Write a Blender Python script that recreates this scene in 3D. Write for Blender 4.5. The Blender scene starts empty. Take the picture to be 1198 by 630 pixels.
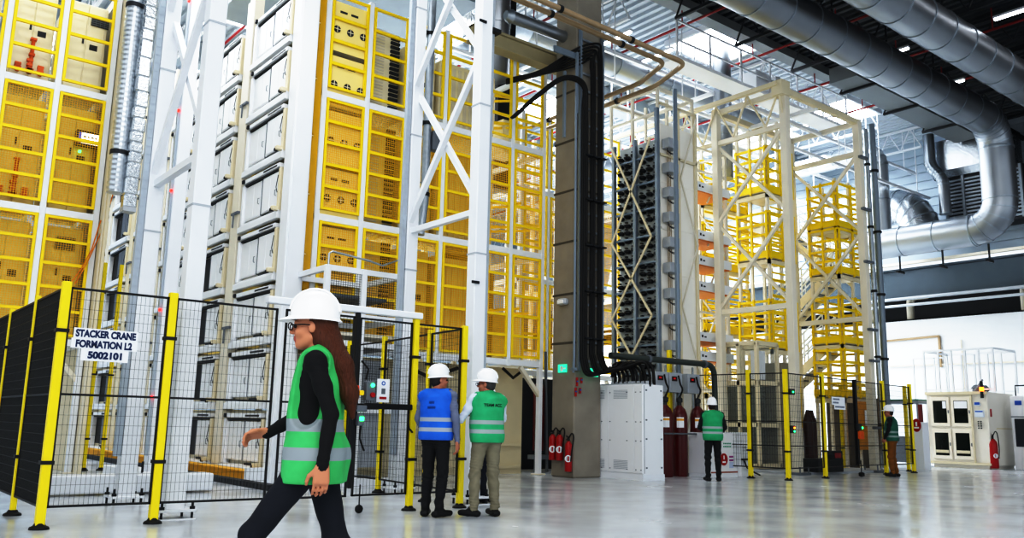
import bpy, math, random
import numpy as np
from mathutils import Vector, Matrix
random.seed(7)
COL = bpy.context.scene.collection
PI = math.pi
# ---------------------------------------------------------------- camera model (pinhole) used to read positions off real planes
FPX, CXP, CYP, CAMH = 1006.0, 599.0, 315.0, 1.1
_v1 = np.array([1278.0, 210.0, FPX]); _v1 /= np.linalg.norm(_v1)
_v2 = np.array([-819.0, 165.0, FPX]); _v2 -= _v1 * (_v2 @ _v1); _v2 /= np.linalg.norm(_v2)
_up = np.cross(_v1, _v2)
RC = np.array([_v1, _v2, _up])
def ray(x, y): return RC @ np.array([x - CXP, y - CYP, FPX])
def G(x, y, z=0.0):
    d = ray(x, y); t = (z - CAMH) / d[2]; return Vector((d[0]*t, d[1]*t, z))
def PX(x, y, X):
    d = ray(x, y); t = X / d[0]; return Vector((X, d[1]*t, CAMH + d[2]*t))
def PY(x, y, Y):
    d = ray(x, y); t = Y / d[1]; return Vector((d[0]*t, Y, CAMH + d[2]*t))
# ---------------------------------------------------------------- materials
def lin(c):
    if isinstance(c, str):
        c = [int(c[i:i+2], 16) / 255 for i in (0, 2, 4)]
    return [(v/12.92 if v <= 0.04045 else ((v+0.055)/1.055)**2.4) for v in c[:3]] + [1.0]
MATS = {}
def mat(name, color, rough=0.5, metal=0.0, var=0.08, scale=3.0, bump=0.0, emit=0.0, stretch=(1, 1, 1), rvar=0.0, spec=None):
    if name in MATS: return MATS[name]
    m = bpy.data.materials.new(name); m.use_nodes = True
    nt = m.node_tree; b = nt.nodes['Principled BSDF']
    c = lin(color)
    b.inputs['Metallic'].default_value = metal; b.inputs['Roughness'].default_value = rough
    if spec is not None: b.inputs['Specular IOR Level'].default_value = spec
    tc = nt.nodes.new('ShaderNodeTexCoord'); mp = nt.nodes.new('ShaderNodeMapping')
    mp.inputs['Scale'].default_value = stretch
    nz = nt.nodes.new('ShaderNodeTexNoise'); nz.inputs['Scale'].default_value = scale; nz.inputs['Detail'].default_value = 4
    nt.links.new(tc.outputs['Object'], mp.inputs['Vector']); nt.links.new(mp.outputs[0], nz.inputs['Vector'])
    mx = nt.nodes.new('ShaderNodeMix'); mx.data_type = 'RGBA'
    mx.inputs[6].default_value = [v*(1-var) for v in c[:3]] + [1]
    mx.inputs[7].default_value = [min(1, v*(1+var)) for v in c[:3]] + [1]
    nt.links.new(nz.outputs['Fac'], mx.inputs[0]); nt.links.new(mx.outputs[2], b.inputs['Base Color'])
    if rvar:
        mr = nt.nodes.new('ShaderNodeMapRange'); mr.inputs[1].default_value = .3; mr.inputs[2].default_value = .7
        mr.inputs[3].default_value = max(0, rough-rvar); mr.inputs[4].default_value = min(1, rough+rvar)
        nt.links.new(nz.outputs['Fac'], mr.inputs[0]); nt.links.new(mr.outputs[0], b.inputs['Roughness'])
    if bump:
        bp = nt.nodes.new('ShaderNodeBump'); bp.inputs['Strength'].default_value = bump; bp.inputs['Distance'].default_value = .02
        nt.links.new(nz.outputs['Fac'], bp.inputs['Height']); nt.links.new(bp.outputs[0], b.inputs['Normal'])
    if emit:
        b.inputs['Emission Color'].default_value = c; b.inputs['Emission Strength'].default_value = emit
    MATS[name] = m
    return m
def glass(name, color, alpha=0.35, rough=0.05):
    m = mat(name, color, rough, 0, .02)
    m.node_tree.nodes['Principled BSDF'].inputs['Alpha'].default_value = alpha
    return m
def banded(name, base, band, bands, rough=.75, trim=None, top=None):
    """cloth whose reflective stripes lie between object-space heights."""
    if name in MATS: return MATS[name]
    m = mat(name, base, rough, 0, .22, 9, bump=.35); nt = m.node_tree; b = nt.nodes['Principled BSDF']
    src = b.inputs['Base Color'].links[0].from_socket
    tc = nt.nodes.new('ShaderNodeTexCoord'); sp = nt.nodes.new('ShaderNodeSeparateXYZ'); nt.links.new(tc.outputs['Object'], sp.inputs[0])
    for lo, hi in bands:
        mid = nt.nodes.new('ShaderNodeMath'); mid.operation = 'COMPARE'
        nt.links.new(sp.outputs[2], mid.inputs[0]); mid.inputs[1].default_value = (lo+hi)/2; mid.inputs[2].default_value = (hi-lo)/2
        mx = nt.nodes.new('ShaderNodeMix'); mx.data_type = 'RGBA'
        nt.links.new(mid.outputs[0], mx.inputs[0]); nt.links.new(src, mx.inputs[6]); mx.inputs[7].default_value = lin(band)
        src = mx.outputs[2]
    nt.links.new(src, b.inputs['Base Color'])
    return m
# palette
WHITE = mat('white_paint', 'eceff3', .42, 0, .04, 2)
WHITE2 = mat('white_panel', 'f1f3f6', .35, 0, .03, 1.5)
BEIGE = mat('beige_steel', 'e2d8bd', .5, 0, .06, 2)
BOUNCEC = mat('cream_bounce_tint', 'f8e49a', .5, 0, .06, 2)  # cream with the yellow bounce of the guards put into its colour
TRAYM = mat('tray_grey', 'b6bfc8', .45, .1, .06, 3)
CREAM = mat('cream_panel', 'f5edd2', .5, 0, .06, 2)
IVORY = mat('ivory_paint', 'e6e0d0', .45, 0, .05, 2)
YEL = mat('yellow_paint', 'ffdc08', .42, 0, .06, 3)
YELP = mat('post_yellow', 'f5e000', .4, 0, .05, 3)
YELW = mat('yellow_wire', 'ffc800', .5, 0, .05, 3)
BLK = mat('black_paint', '16181b', .45, 0, .1, 4)
BLKW = mat('black_wire', '202427', .5, 0, .1, 4)
RUB = mat('rubber_black', '0c0d0f', .6, 0, .15, 6)
DGREY = mat('dark_grey', '34383d', .5, .1, .1, 3)
MGREY = mat('mid_grey', '777d84', .5, .1, .08, 3)
LGREY = mat('light_grey', 'b9bec4', .5, 0, .06, 3)
GALV = mat('galvanised', 'aab2ba', .38, .75, .2, 14, rvar=.1)
SILV = mat('duct_silver', 'a8adb3', .36, .85, .12, 2, rvar=.05, stretch=(.4, .4, .4))
FOIL = mat('foil_wrap', 'd3d8dd', .22, .9, .2, 18, bump=.6)
STEELB = mat('blue_grey_steel', '8d99a5', .42, .3, .1, 3)
DSTEEL = mat('dark_steel', '22272c', .5, .2, .15, 3)
CONC = mat('concrete', '9b958a', .85, 0, .22, 2.2, bump=.3)
RED = mat('red_paint', 'b01018', .35, 0, .1, 4)
MAROON = mat('maroon_paint', '64191c', .32, 0, .1, 3)
ORNG = mat('orange_paint', 'd8661c', .45, 0, .1, 4)
BRONZE = mat('brown_pipe', 'b09c80', .35, .3, .12, 5)
GREENE = mat('green_glow', '3af08a', .4, 0, 0, 1, emit=4)
REDE = mat('red_glow', 'ff2a20', .4, 0, 0, 1, emit=4)
AMBE = mat('amber_glow', 'ff7a20', .4, 0, 0, 1, emit=6)
EXITG = mat('exit_green', '35c9a0', .4, 0, .02, 1, emit=1.2)
PAPER = mat('white_sign', 'f4f6fa', .5, 0, .02, 2)
INK = mat('ink_dark', '20242e', .6, 0, .02, 2)
INKG = mat('ink_grey', '8b93a2', .6, 0, .02, 2)
BLUEP = mat('blue_print', '2f62b4', .5, 0, .03, 2)
PURP = mat('purple_print', 'a04090', .5, 0, .03, 2)
DARKGL = glass('smoked_glass', '1c2124', .82, .08)
CLEARGL = glass('clear_glass', 'b7c4c4', .13, .05)
# ---------------------------------------------------------------- mesh builder
class MB:
    def __init__(s): s.v = []; s.f = []; s.m = []; s.cur = 0; s.M = None
    def use(s, i): s.cur = i; return s
    def _add(s, vs, fs):
        o = len(s.v)
        for p in vs:
            p = Vector(p)
            s.v.append(tuple(s.M @ p) if s.M is not None else tuple(p))
        for f in fs: s.f.append([i+o for i in f]); s.m.append(s.cur)
        return s
    def box(s, a, b):
        x0, x1 = sorted((a[0], b[0])); y0, y1 = sorted((a[1], b[1])); z0, z1 = sorted((a[2], b[2]))
        return s._add([(x0,y0,z0),(x1,y0,z0),(x1,y1,z0),(x0,y1,z0),(x0,y0,z1),(x1,y0,z1),(x1,y1,z1),(x0,y1,z1)],
            [(3,2,1,0),(4,5,6,7),(0,1,5,4),(1,2,6,5),(2,3,7,6),(3,0,4,7)])
    def cbox(s, a, b, c=.01):
        """box with chamfered vertical and horizontal edges"""
        x0, x1 = sorted((a[0], b[0])); y0, y1 = sorted((a[1], b[1])); z0, z1 = sorted((a[2], b[2]))
        c = min(c, (x1-x0)*.45, (y1-y0)*.45, (z1-z0)*.45)
        def ring(z, i): return [(x0+c+i,y0+i,z),(x1-c-i,y0+i,z),(x1-i,y0+c+i,z),(x1-i,y1-c-i,z),(x1-c-i,y1-i,z),(x0+c+i,y1-i,z),(x0+i,y1-c-i,z),(x0+i,y0+c+i,z)]
        vs = ring(z0, c*.7) + ring(z0+c, 0) + ring(z1-c, 0) + ring(z1, c*.7)
        fs = [tuple(range(7,-1,-1)), tuple(range(24,32))]
        for k in range(3):
            for i in range(8):
                j = (i+1) % 8; fs.append((k*8+i, k*8+j, (k+1)*8+j, (k+1)*8+i))
        return s._add(vs, fs)
    def bar(s, p, q, w, h=None):
        p = Vector(p); q = Vector(q); h = h or w; d = (q-p).normalized()
        u = Vector((0,0,1)) if abs(d.z) < .98 else Vector((0,1,0))
        r = d.cross(u).normalized(); u = r.cross(d).normalized()
        r = r*(w/2); u = u*(h/2)
        return s._add([p-r-u,p+r-u,p+r+u,p-r+u,q-r-u,q+r-u,q+r+u,q-r+u], [(0,1,2,3),(7,6,5,4),(1,0,4,5),(2,1,5,6),(3,2,6,7),(0,3,7,4)])
    def path(s, pts, r, n=10, cap=True):
        pts = [Vector(p) for p in pts]; rs = r if isinstance(r, (list, tuple)) else [r]*len(pts)
        vs = []; fs = []; prev = None
        for i, p in enumerate(pts):
            a = pts[max(i-1, 0)]; b = pts[min(i+1, len(pts)-1)]; d = (b-a).normalized()
            if prev is None:
                u = Vector((0,0,1)) if abs(d.z) < .9 else Vector((1,0,0)); u = (u - d*u.dot(d)).normalized()
            else:
                u = (prev - d*prev.dot(d)).normalized()
            prev = u; w = d.cross(u)
            for k in range(n):
                t = 2*PI*k/n; vs.append(p + (u*math.cos(t) + w*math.sin(t))*rs[i])
        for i in range(len(pts)-1):
            for k in range(n):
                j = (k+1) % n; fs.append((i*n+k, i*n+j, (i+1)*n+j, (i+1)*n+k))
        if cap: fs.append(tuple(range(n-1, -1, -1))); fs.append(tuple(range((len(pts)-1)*n, len(pts)*n)))
        return s._add(vs, fs)
    def tube(s, p, q, r, n=10): return s.path([p, q], r, n)
    def lathe(s, prof, c=(0,0,0), n=24, sx=1, sy=1):
        vs = []; fs = []
        for r, z in prof:
            for k in range(n):
                t = 2*PI*k/n; vs.append((c[0]+r*sx*math.cos(t), c[1]+r*sy*math.sin(t), c[2]+z))
        for i in range(len(prof)-1):
            for k in range(n):
                j = (k+1) % n; fs.append((i*n+k, i*n+j, (i+1)*n+j, (i+1)*n+k))
        fs.append(tuple(range(n-1, -1, -1))); fs.append(tuple(range((len(prof)-1)*n, len(prof)*n)))
        return s._add(vs, fs)
    def quad(s, a, b, c, d): return s._add([a,b,c,d], [(0,1,2,3)])
    def build(s, name, mats, parent=None, smooth=False, at=None):
        off = Vector((0,0,0))
        if parent is not None:
            q = parent
            while q is not None: off += q.location; q = q.parent
        elif at is not None: off = Vector(at)
        me = bpy.data.meshes.new(name)
        me.from_pydata([(v[0]-off.x, v[1]-off.y, v[2]-off.z) for v in s.v], [], s.f)
        if not isinstance(mats, (list, tuple)): mats = [mats]
        for m in mats: me.materials.append(m)
        if len(mats) > 1: me.polygons.foreach_set('material_index', s.m)
        if smooth:
            me.polygons.foreach_set('use_smooth', [True]*len(me.polygons))
            try: me.set_sharp_from_angle(angle=.7)
            except Exception: pass
        me.update()
        o = bpy.data.objects.new(name, me); COL.objects.link(o)
        if parent is not None: o.parent = parent
        elif at is not None: o.location = at
        return o
def tag(o, label=None, cat=None, group=None, kind=None):
    if label: o['label'] = label
    if cat: o['category'] = cat
    if group: o['group'] = group
    if kind: o['kind'] = kind
    return o
def thing(name, label, cat, loc=(0,0,0), group=None):
    o = bpy.data.objects.new(name, None); o.empty_display_size = .1; COL.objects.link(o); o.location = loc
    return tag(o, label, cat, group)
def struct(name, mb, m, smooth=False, label=None): return tag(mb.build(name, m, None, smooth), label or name.replace('_', ' '), None, None, 'structure')
def dup(root, loc, label=None, group=None, rotz=None):
    def cp(o, par):
        c = o.copy(); COL.objects.link(c); c.parent = par
        for ch in o.children: cp(ch, c)
        return c
    r = cp(root, None); r.location = loc
    if rotz is not None: r.rotation_euler.z = rotz
    if label: r['label'] = label
    if group: r['group'] = group
    return r
def text(s, size, m, parent, M, name='lettering', sx=1.0, bold=0.0, align='CENTER', fit=None):
    """flat lettering as mesh: local x along the line, y up, M places it in world."""
    cu = bpy.data.curves.new('t', 'FONT'); cu.body = s; cu.size = size; cu.align_x = align; cu.align_y = 'CENTER'; cu.offset = bold; cu.extrude = .0015
    o = bpy.data.objects.new('t', cu); COL.objects.link(o)
    dg = bpy.context.evaluated_depsgraph_get(); me = bpy.data.meshes.new_from_object(o.evaluated_get(dg))
    bpy.data.objects.remove(o); bpy.data.curves.remove(cu)
    if fit:
        xs_ = [v.co.x for v in me.vertices]; ys_ = [v.co.y for v in me.vertices]
        sc_ = Matrix.Diagonal((fit[0]/(max(xs_)-min(xs_)), fit[1]/(max(ys_)-min(ys_)), 1, 1)); me.transform(sc_ @ Matrix.Translation((-(max(xs_)+min(xs_))/2, -(max(ys_)+min(ys_))/2, 0)))
    off = Vector((0,0,0)); q = parent
    while q is not None: off += q.location; q = q.parent
    me.transform(Matrix.Translation(-off) @ M @ Matrix.Diagonal((sx, 1, 1, 1)))
    me.materials.clear(); me.materials.append(m); me.name = name
    ob = bpy.data.objects.new(name, me); COL.objects.link(ob); ob.parent = parent
    return ob
def face_y(x, y, z):  # text plane facing -Y (x to the right)
    return Matrix(((1,0,0,x),(0,0,-1,y),(0,1,0,z),(0,0,0,1)))
def face_x(x, y, z):  # text plane facing -X: reading direction is -Y
    return Matrix(((0,0,-1,x),(-1,0,0,y),(0,1,0,z),(0,0,0,1)))
def arc(c, a, b, n=8):
    """quarter-bend points from direction a to direction b around corner c with given leg vectors"""
    c = Vector(c); a = Vector(a); b = Vector(b)
    return [c + a*(1-math.sin(t)) + b*(1-math.cos(t)) for t in [PI/2*i/n for i in range(n+1)]]
ORD = ['bottom', 'second', 'third', 'fourth', 'fifth', 'sixth', 'seventh', 'eighth', 'ninth', 'tenth']
# ================================================================= SETTING
fm = mat('floor_concrete', 'd0d5da', .2, 0, .10, .9, rvar=.08, spec=.6)
struct('floor', MB().box((-14,-14,-.2),(60,50,0)), fm)
cl = mat('roof_deck_lit', 'c2cad2', .45, .2, .08, 1)
cd = mat('roof_deck_shaded', '3a4046', .5, .2, .12, 1)  # same deck, its lack of skylight put into a darker colour
def deck(y0, y1, z, x0=-14, x1=60, p=.34):
    b = MB(); x = x0
    while x < x1:
        b._add([(x,y0,z),(x+p*.4,y0,z),(x+p*.5,y0,z+.1),(x+p*.9,y0,z+.1),(x+p,y0,z),(x,y1,z),(x+p*.4,y1,z),(x+p*.5,y1,z+.1),(x+p*.9,y1,z+.1),(x+p,y1,z)],
               [(0,1,6,5),(1,2,7,6),(2,3,8,7),(3,4,9,8)]); x += p
    return b
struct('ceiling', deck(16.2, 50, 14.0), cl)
struct('ceiling.001', deck(-14, 16.2, 14.0), cd, label='ceiling over the hall front, coloured dark as unlit')
# end wall beyond the machines (plane X=37.2): white lower part, dark service gap, cladding above
b = MB().box((37.2,-14,0),(37.5,50,6.05)); struct('wall_right', b, mat('white_wall', 'f2f5f8', .6, 0, .03, .6))
b = MB().box((40.5,-14,6.05),(40.7,50,8.4)); struct('wall_right.001', b, DSTEEL, label='dark recess above the white wall')
struct('wall_right.002', MB().box((37.2,-14,6.0),(40.5,50,6.05)), DGREY, label='ledge of the dark recess')
clad = mat('wall_cladding', 'b9c6d2', .5, .1, .08, 1)
b = MB(); z = 8.6
while z < 14: b.box((37.3,13.2,z),(37.4,50,z+.34)); b.box((37.36,13.2,z+.34),(37.4,50,z+.4)); z += .4
struct('wall_right.003', b, clad, label='ribbed pale cladding of the upper end wall')
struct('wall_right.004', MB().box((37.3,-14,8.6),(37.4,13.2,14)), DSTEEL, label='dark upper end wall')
b = MB(); z = 0
while z < 14: b.box((-14,47,z),(60,47.1,z+.9)); b.box((-14,47.03,z+.9),(60,47.1,z+1)); z += 1
struct('wall_back', b, clad)
# grey box beam crossing the end wall
b = MB().box((36.0,-6,6.85),(36.6,46,8.1)); b.box((35.9,-6,6.85),(36.7,46,6.95)); b.box((35.9,-6,8.02),(36.7,46,8.1))
struct('beam', b, mat('beam_slate','4e5a63',.45,.2,.1,2), label='grey steel beam along the end wall')
# concrete pillar
b = MB().cbox((12.92,13.93,0),(13.74,14.68,13.98), .03); struct('pillar', b, CONC, label='concrete pillar beside the white cabinet')
# roof girder along X and cross joists
b = MB().box((14,15.75,13.7),(37,16.2,13.99)); struct('beam.001', b, mat('girder_grey', '8d9294', .5, .1, .08, 1), label='long grey roof girder'); struct('beam.060', MB().box((26,14.2,12.95),(35.4,15.2,13.5)), MATS['girder_grey'], label='flat grey roof soffit')
for i, y in enumerate((22.5, 29, 35.5, 42)):
    b = MB().box((-14,y-.2,13.2),(37,y+.2,13.98)); b.box((-14,y-.3,13.15),(37,y+.3,13.22)); struct('beam.%03d' % (i+2), b, mat('girder_pale', 'aab3bb', .5, .1, .08, 1), label='pale roof girder')
def joist(x, y0, y1, z0=13.0, z1=13.9, m=None):
    b = MB(); b.bar((x,y0,z0),(x,y1,z0),.09,.09); b.bar((x,y0,z1),(x,y1,z1),.09,.09); n = max(2, int((y1-y0)/.9)); s = (y1-y0)/n
    for i in range(n):
        a = y0+i*s; b.bar((x,a,z0),(x,a+s/2,z1),.04); b.bar((x,a+s/2,z1),(x,a+s,z0),.04)
    return b
k = 0
for x in (2, 5, 8, 11, 14.5, 17.3, 24.6, 28, 31.5, 35):
    struct('beam.%03d' % (k+20), joist(x, 16.4, 46), WHITE, label='white lattice roof truss'); k += 1
for x in (15.5, 18.2, 21, 24, 27, 30, 33):  # dark grey puts the shade of the unlit roof into these trusses
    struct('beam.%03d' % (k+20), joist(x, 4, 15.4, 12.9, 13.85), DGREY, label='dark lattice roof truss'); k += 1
for y in (8.4, 10.6, 13.2):
    b = MB(); b.bar((8,y,13.0),(37,y,13.0),.12,.16); struct('beam.%03d' % (k+20), b, DGREY, label='dark roof purlin'); k += 1
# skylights
SKY = mat('skylight_glow', 'f2f8ff', .4, 0, 0, 1, emit=9)
n = 1
for (x, y, w, l) in ((22.2,17.2,2.4,1.8),(30.9,17.6,2.4,1.8),(30.9,21.5,2.6,2.4),(22.2,25.0,2.8,2.6),(5,22,2.4,2.4),(9.5,25,2.6,2.6),(5,31,3,3),(14,22,2.4,2.0),(11,32,3,3),(30.9,27,3,3),(2,26,2.5,2.5)):
    b = MB().box((x-w/2,y-l/2,13.9),(x+w/2,y+l/2,13.95))
    o = struct('window_%d' % n, b, SKY, label='bright roof skylight')
    f = MB()
    for a, c in (((x-w/2-.1,y-l/2-.1,13.8),(x+w/2+.1,y-l/2,14)),((x-w/2-.1,y+l/2,13.8),(x+w/2+.1,y+l/2+.1,14)),((x-w/2-.1,y-l/2,13.8),(x-w/2,y+l/2,14)),((x+w/2,y-l/2,13.8),(x+w/2+.1,y+l/2,14))): f.box(a, c)
    f.build('window_frame', WHITE, o); n += 1
# ================================================================= LEFT: racks, chambers, lattice towers, fence
def wire_panel(x0, x1, z0, z1, y, sx=.05, sz=.05, w=.006):
    b = MB(); n = max(1, round((x1-x0)/sx)); 
    for i in range(1, n): x = x0+(x1-x0)*i/n; b.box((x-w/2,y-w/2,z0),(x+w/2,y+w/2,z1))
    n = max(1, round((z1-z0)/sz))
    for i in range(1, n): z = z0+(z1-z0)*i/n; b.box((x0,y-w/2,z-w/2),(x1,y+w/2,z+w/2))
    return b
LEVZ = [(2.5, 4.97), (5.09, 7.5), (7.62, 9.78)]
def rack(name, label, X0, ncol, pitch, Y, depth, legs=True, mesh_levels=(0, 1), xw=.11):
    root = thing(name, label, 'rack', (X0, Y, 0), 'yellow guarded racks')
    fr = MB(); X1 = X0+ncol*pitch
    for i in range(ncol+1):
        x = X0+i*pitch
        for yy in (Y, Y+depth): fr.cbox((x-xw/2,yy-.05,(0 if i in (0, ncol) else 2.4)),(x+xw/2,yy+.07,9.85), .008)
    for z in (2.42, 4.96, 7.5): fr.cbox((X0-xw/2,Y-.04,z),(X1+xw/2,Y+.06,z+.14), .008); fr.box((X0,Y+depth,z),(X1,Y+depth+.08,z+.12))
    for i in (0, ncol):
        x = X0+i*pitch
        for z in (2.42, 4.96, 7.5, 9.7): fr.box((x-.05,Y,z),(x+.05,Y+depth,z+.12))
    fr.build('steel_frame', WHITE, root)
    if legs:
        for i in (0, ncol):
            x = X0+i*pitch; s = 1 if i == 0 else -1
            br = MB(); br.bar((x,Y,1.75),(x+s*.6,Y,2.4),.09); br.build('knee_brace', IVORY, root)
            br = MB(); br.cbox((x-.12,Y-.12,0),(x+.12,Y+.14,.03)); br.build('foot_plate', IVORY, root)
    first = {}
    for L, (z0, z1) in enumerate(LEVZ):
        for c in range(ncol):
            x0 = X0+c*pitch+xw/2+.005; x1 = X0+(c+1)*pitch-xw/2-.005
            if L not in first:
                b = MB(); w = .055; y0 = Y-.06; y1 = Y-.015
                nb = 5 if L < 2 else 4
                b.box((x0,y0,z0+.1),(x0+w,y1,z1-.01)); b.box((x1-w,y0,z0+.1),(x1,y1,z1-.01))
                for k in range(nb+1):
                    z = z0+.1 + (z1-.01-z0-.1-.06)*k/nb; b.box((x0+w,y0-.006,z),(x1-w,y1,z+(.06 if 0<k<nb else .05)))
                p = b.build('guard_panel', YEL, root)
                if L in mesh_levels:
                    m = wire_panel(x0+w, x1-w, z0+.12, z1-.03, Y-.025, .045, .045, .0075); m.build('wire_mesh', YELW, p)
                first[L] = (p, c)
            else:
                p0, c0 = first[L]; p = p0.copy(); COL.objects.link(p); p.parent = root; p.location = p0.location + Vector(((c-c0)*pitch,0,0))
                for ch in p0.children: q = ch.copy(); COL.objects.link(q); q.parent = p
    return root
rackA = rack('guarded_rack', 'tall yellow-guarded rack at the far side of the crane aisle, behind the dark mesh fence', 3.97-7*.97, 7, .97, 18.5, 2.0)
rackB = rack('guarded_rack', 'tall yellow-guarded rack between crane aisle and concrete pillar, men standing in front', 7.19, 6, .97, 15.2, 2.1)
rackC = rack('guarded_rack', 'yellow-guarded rack half hidden behind the concrete pillar and black cables', 14.55, 4, .97, 17.9, 1.8)
# side guard of rack B beside the corner column
b = MB(); 
for z in [2.5+.47*i for i in range(16)]: b.bar((6.9,15.22,z),(7.12,15.22,z+.1),.02,.05)
b.box((6.86,15.2,2.5),(6.9,15.24,9.7)); b.build('corner_guard', YEL, rackB)
b = MB(); b.box((6.84,15.185,2.5),(7.13,15.19,9.75)); b.build('corner_pane', glass('amber_pane','ffcc18',.55,.3), rackB)
# corner column and uprights of the chamber rack
fr = thing('upright_row', 'pale steel uprights carrying the white formation chambers along the crane aisle', 'rack frame', (6.45,14.9,0))
b = MB(); b.cbox((6.4,14.72,0),(6.78,15.06,11.5), .012); b.box((6.44,14.70,0),(6.74,14.73,11.5)); b.build('corner_column', WHITE, fr)
COLY = [15.2+2.62*i for i in range(7)]
for i in range(1, 7):
    y = COLY[i]-.68
    b = MB(); b.cbox((6.38,y+.02,0),(6.6,y+.3,10.2), .01); b.box((6.42,y+.36,0),(6.56,y+.52,10.2)); b.build('upright', IVORY if i % 2 else BEIGE, fr)
    b = MB()
    for z in (2.9, 5.3, 7.7): b.box((6.34,y-.02,z),(6.40,y+.34,z+.05)); b.box((6.3,y+.1,z-.3),(6.33,y+.12,z))
    b.build('splice_plate', MGREY, fr)
# formation chambers
CH = MB()
root = thing('formation_chamber', 'x', 'formation chamber', (6.45,15.2,.13))
o = Vector((6.45,15.2,.13))
def at(x, y, z): return (o.x+x, o.y+y, o.z+z)
b = MB(); b.cbox(at(.1,.02,.1),at(1.68,1.9,1.14), .01); b.build('body', mat('chamber_ivory','ebe3cc',.5,0,.05,2), root)
b = MB(); b.box(at(.1,.004,.08),at(1.68,.022,1.16)); b.build('end_panel', BOUNCEC, root)
DOORS = []
for k, (ya, yb, dx) in enumerate(((.14,.88,-.02),(1.0,1.8,.0))):
    b = MB(); b.cbox(at(dx,ya,.2),at(.1,yb,.93), .008)
    b.box(at(dx-.008,ya+.03,.23),at(dx,yb-.03,.24)); b.box(at(dx-.006,ya+.36,.24),at(dx,ya+.37,.9))
    d = b.build('door', WHITE2, root); DOORS.append(d)
    b = MB(); b.path([at(dx-.005,ya+.06,.45),at(dx-.03,ya+.06,.46),at(dx-.03,ya+.06,.56),at(dx-.005,ya+.06,.57)], .008, 6); b.build('door_handle', MGREY, d)
b = MB(); b.cbox(at(-.075,-.02,-.03),at(.02,1.95,.09), .008); b.box(at(-.05,-.02,.09),at(.02,1.9,.13)); b.build('sill_beam', WHITE, root)
b = MB(); b.box(at(.01,.885,.2),at(.11,.995,.94)); b.build('door_gap', MGREY, root)
b = MB(); b.cbox(at(-.06,.05,1.0),at(.06,1.85,1.08), .006); b.build('head_rail', WHITE, root)
b = MB(); b.box(at(-.02,.1,.95),at(.08,1.82,.985)); b.box(at(-.04,.15,.13),at(.02,.75,.17)); b.box(at(-.062,.15,1.02),at(-.05,.8,1.055)); b.build('slide_track', DGREY, root)
b = MB()
for y in (-.02, 1.8):
    b = MB(); b.cbox(at(-.05,y,.1),at(.08,y+.1,.98), .01); b.build('end_bracket', BEIGE if y < 0 else WHITE2, root)
b = MB(); b.cbox(at(-.16,-.01,.12),at(-.02,.1,.2)); b.build('corner_block', BEIGE, root)
b = MB(); b.cbox(at(-.17,.06,.1),at(-.11,.12,.16)); b.build('sensor', BLK, root)
b = MB(); b.cbox(at(-.10,1.74,1.0),at(-.05,1.82,1.08)); b.build('sensor', BLK, root)
b = MB(); b.path([at(-.03,.13,.5),at(-.06,.13,.6),at(-.03,.13,.85)], .008, 6); b.build('cable', DGREY, root)
for x in (.5, .95, 1.25, 1.55):
    b = MB()
    b.M = Matrix.Translation(at(x,0,.55)) @ Matrix.Rotation(PI/2, 4, 'X')
    b.lathe([(.075,-.01),(.075,.012),(.066,.016),(.06,.004)], n=18); f = b.build('fan', DGREY, root)
    b = MB(); b.M = Matrix.Translation(at(x,-.014,.55)) @ Matrix.Rotation(PI/2, 4, 'X')
    b.box((-.07,-.007,0),(.07,.007,.006)); b.box((-.007,-.07,0),(.007,.07,.006)); b.build('fan_guard', CREAM, f)
for x in (1.0, 1.25): b = MB(); b.box(at(x,-.004,.93),at(x+.16,.02,.975)); b.build('slot_vent', DGREY, root)
b = MB(); b.box(at(.085,.97,.2),at(.105,1.82,.94)); b.box(at(.02,1.0,.25),at(.09,1.06,.9)); ob_ = b.build('doorway', BLK, root); OPENING = ob_.data; bpy.data.objects.remove(ob_)  # black sheet stands for the dark inside of an open doorway
BAYW = ['bay next to the white corner column', 'second bay from the corner column', 'third bay along the aisle', 'fourth bay along the aisle', 'fifth bay along the aisle', 'deepest bay of the aisle']
for c in range(6):
    for l in range(8):
        lab = 'white two-door formation chamber, %s level of the %s' % (ORD[l] if l < 7 else 'topmost', BAYW[c])
        loc = (6.45, COLY[c], .13+1.192*l)
        if c == 0 and l == 0: root.location = loc; root['label'] = lab; root['group'] = 'white formation chambers along the crane aisle'
        else:
            r_ = dup(root, loc, lab, 'white formation chambers along the crane aisle')
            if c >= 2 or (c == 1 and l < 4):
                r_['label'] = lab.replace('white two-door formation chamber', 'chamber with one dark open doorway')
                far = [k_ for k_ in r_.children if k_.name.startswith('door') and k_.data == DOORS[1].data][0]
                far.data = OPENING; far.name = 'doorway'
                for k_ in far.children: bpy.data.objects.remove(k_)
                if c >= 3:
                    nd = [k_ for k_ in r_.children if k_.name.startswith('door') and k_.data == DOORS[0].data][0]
                    nd.material_slots[0].link = 'OBJECT'; nd.material_slots[0].material = MGREY  # grey door colour stands in for shade deep in the aisle
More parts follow.
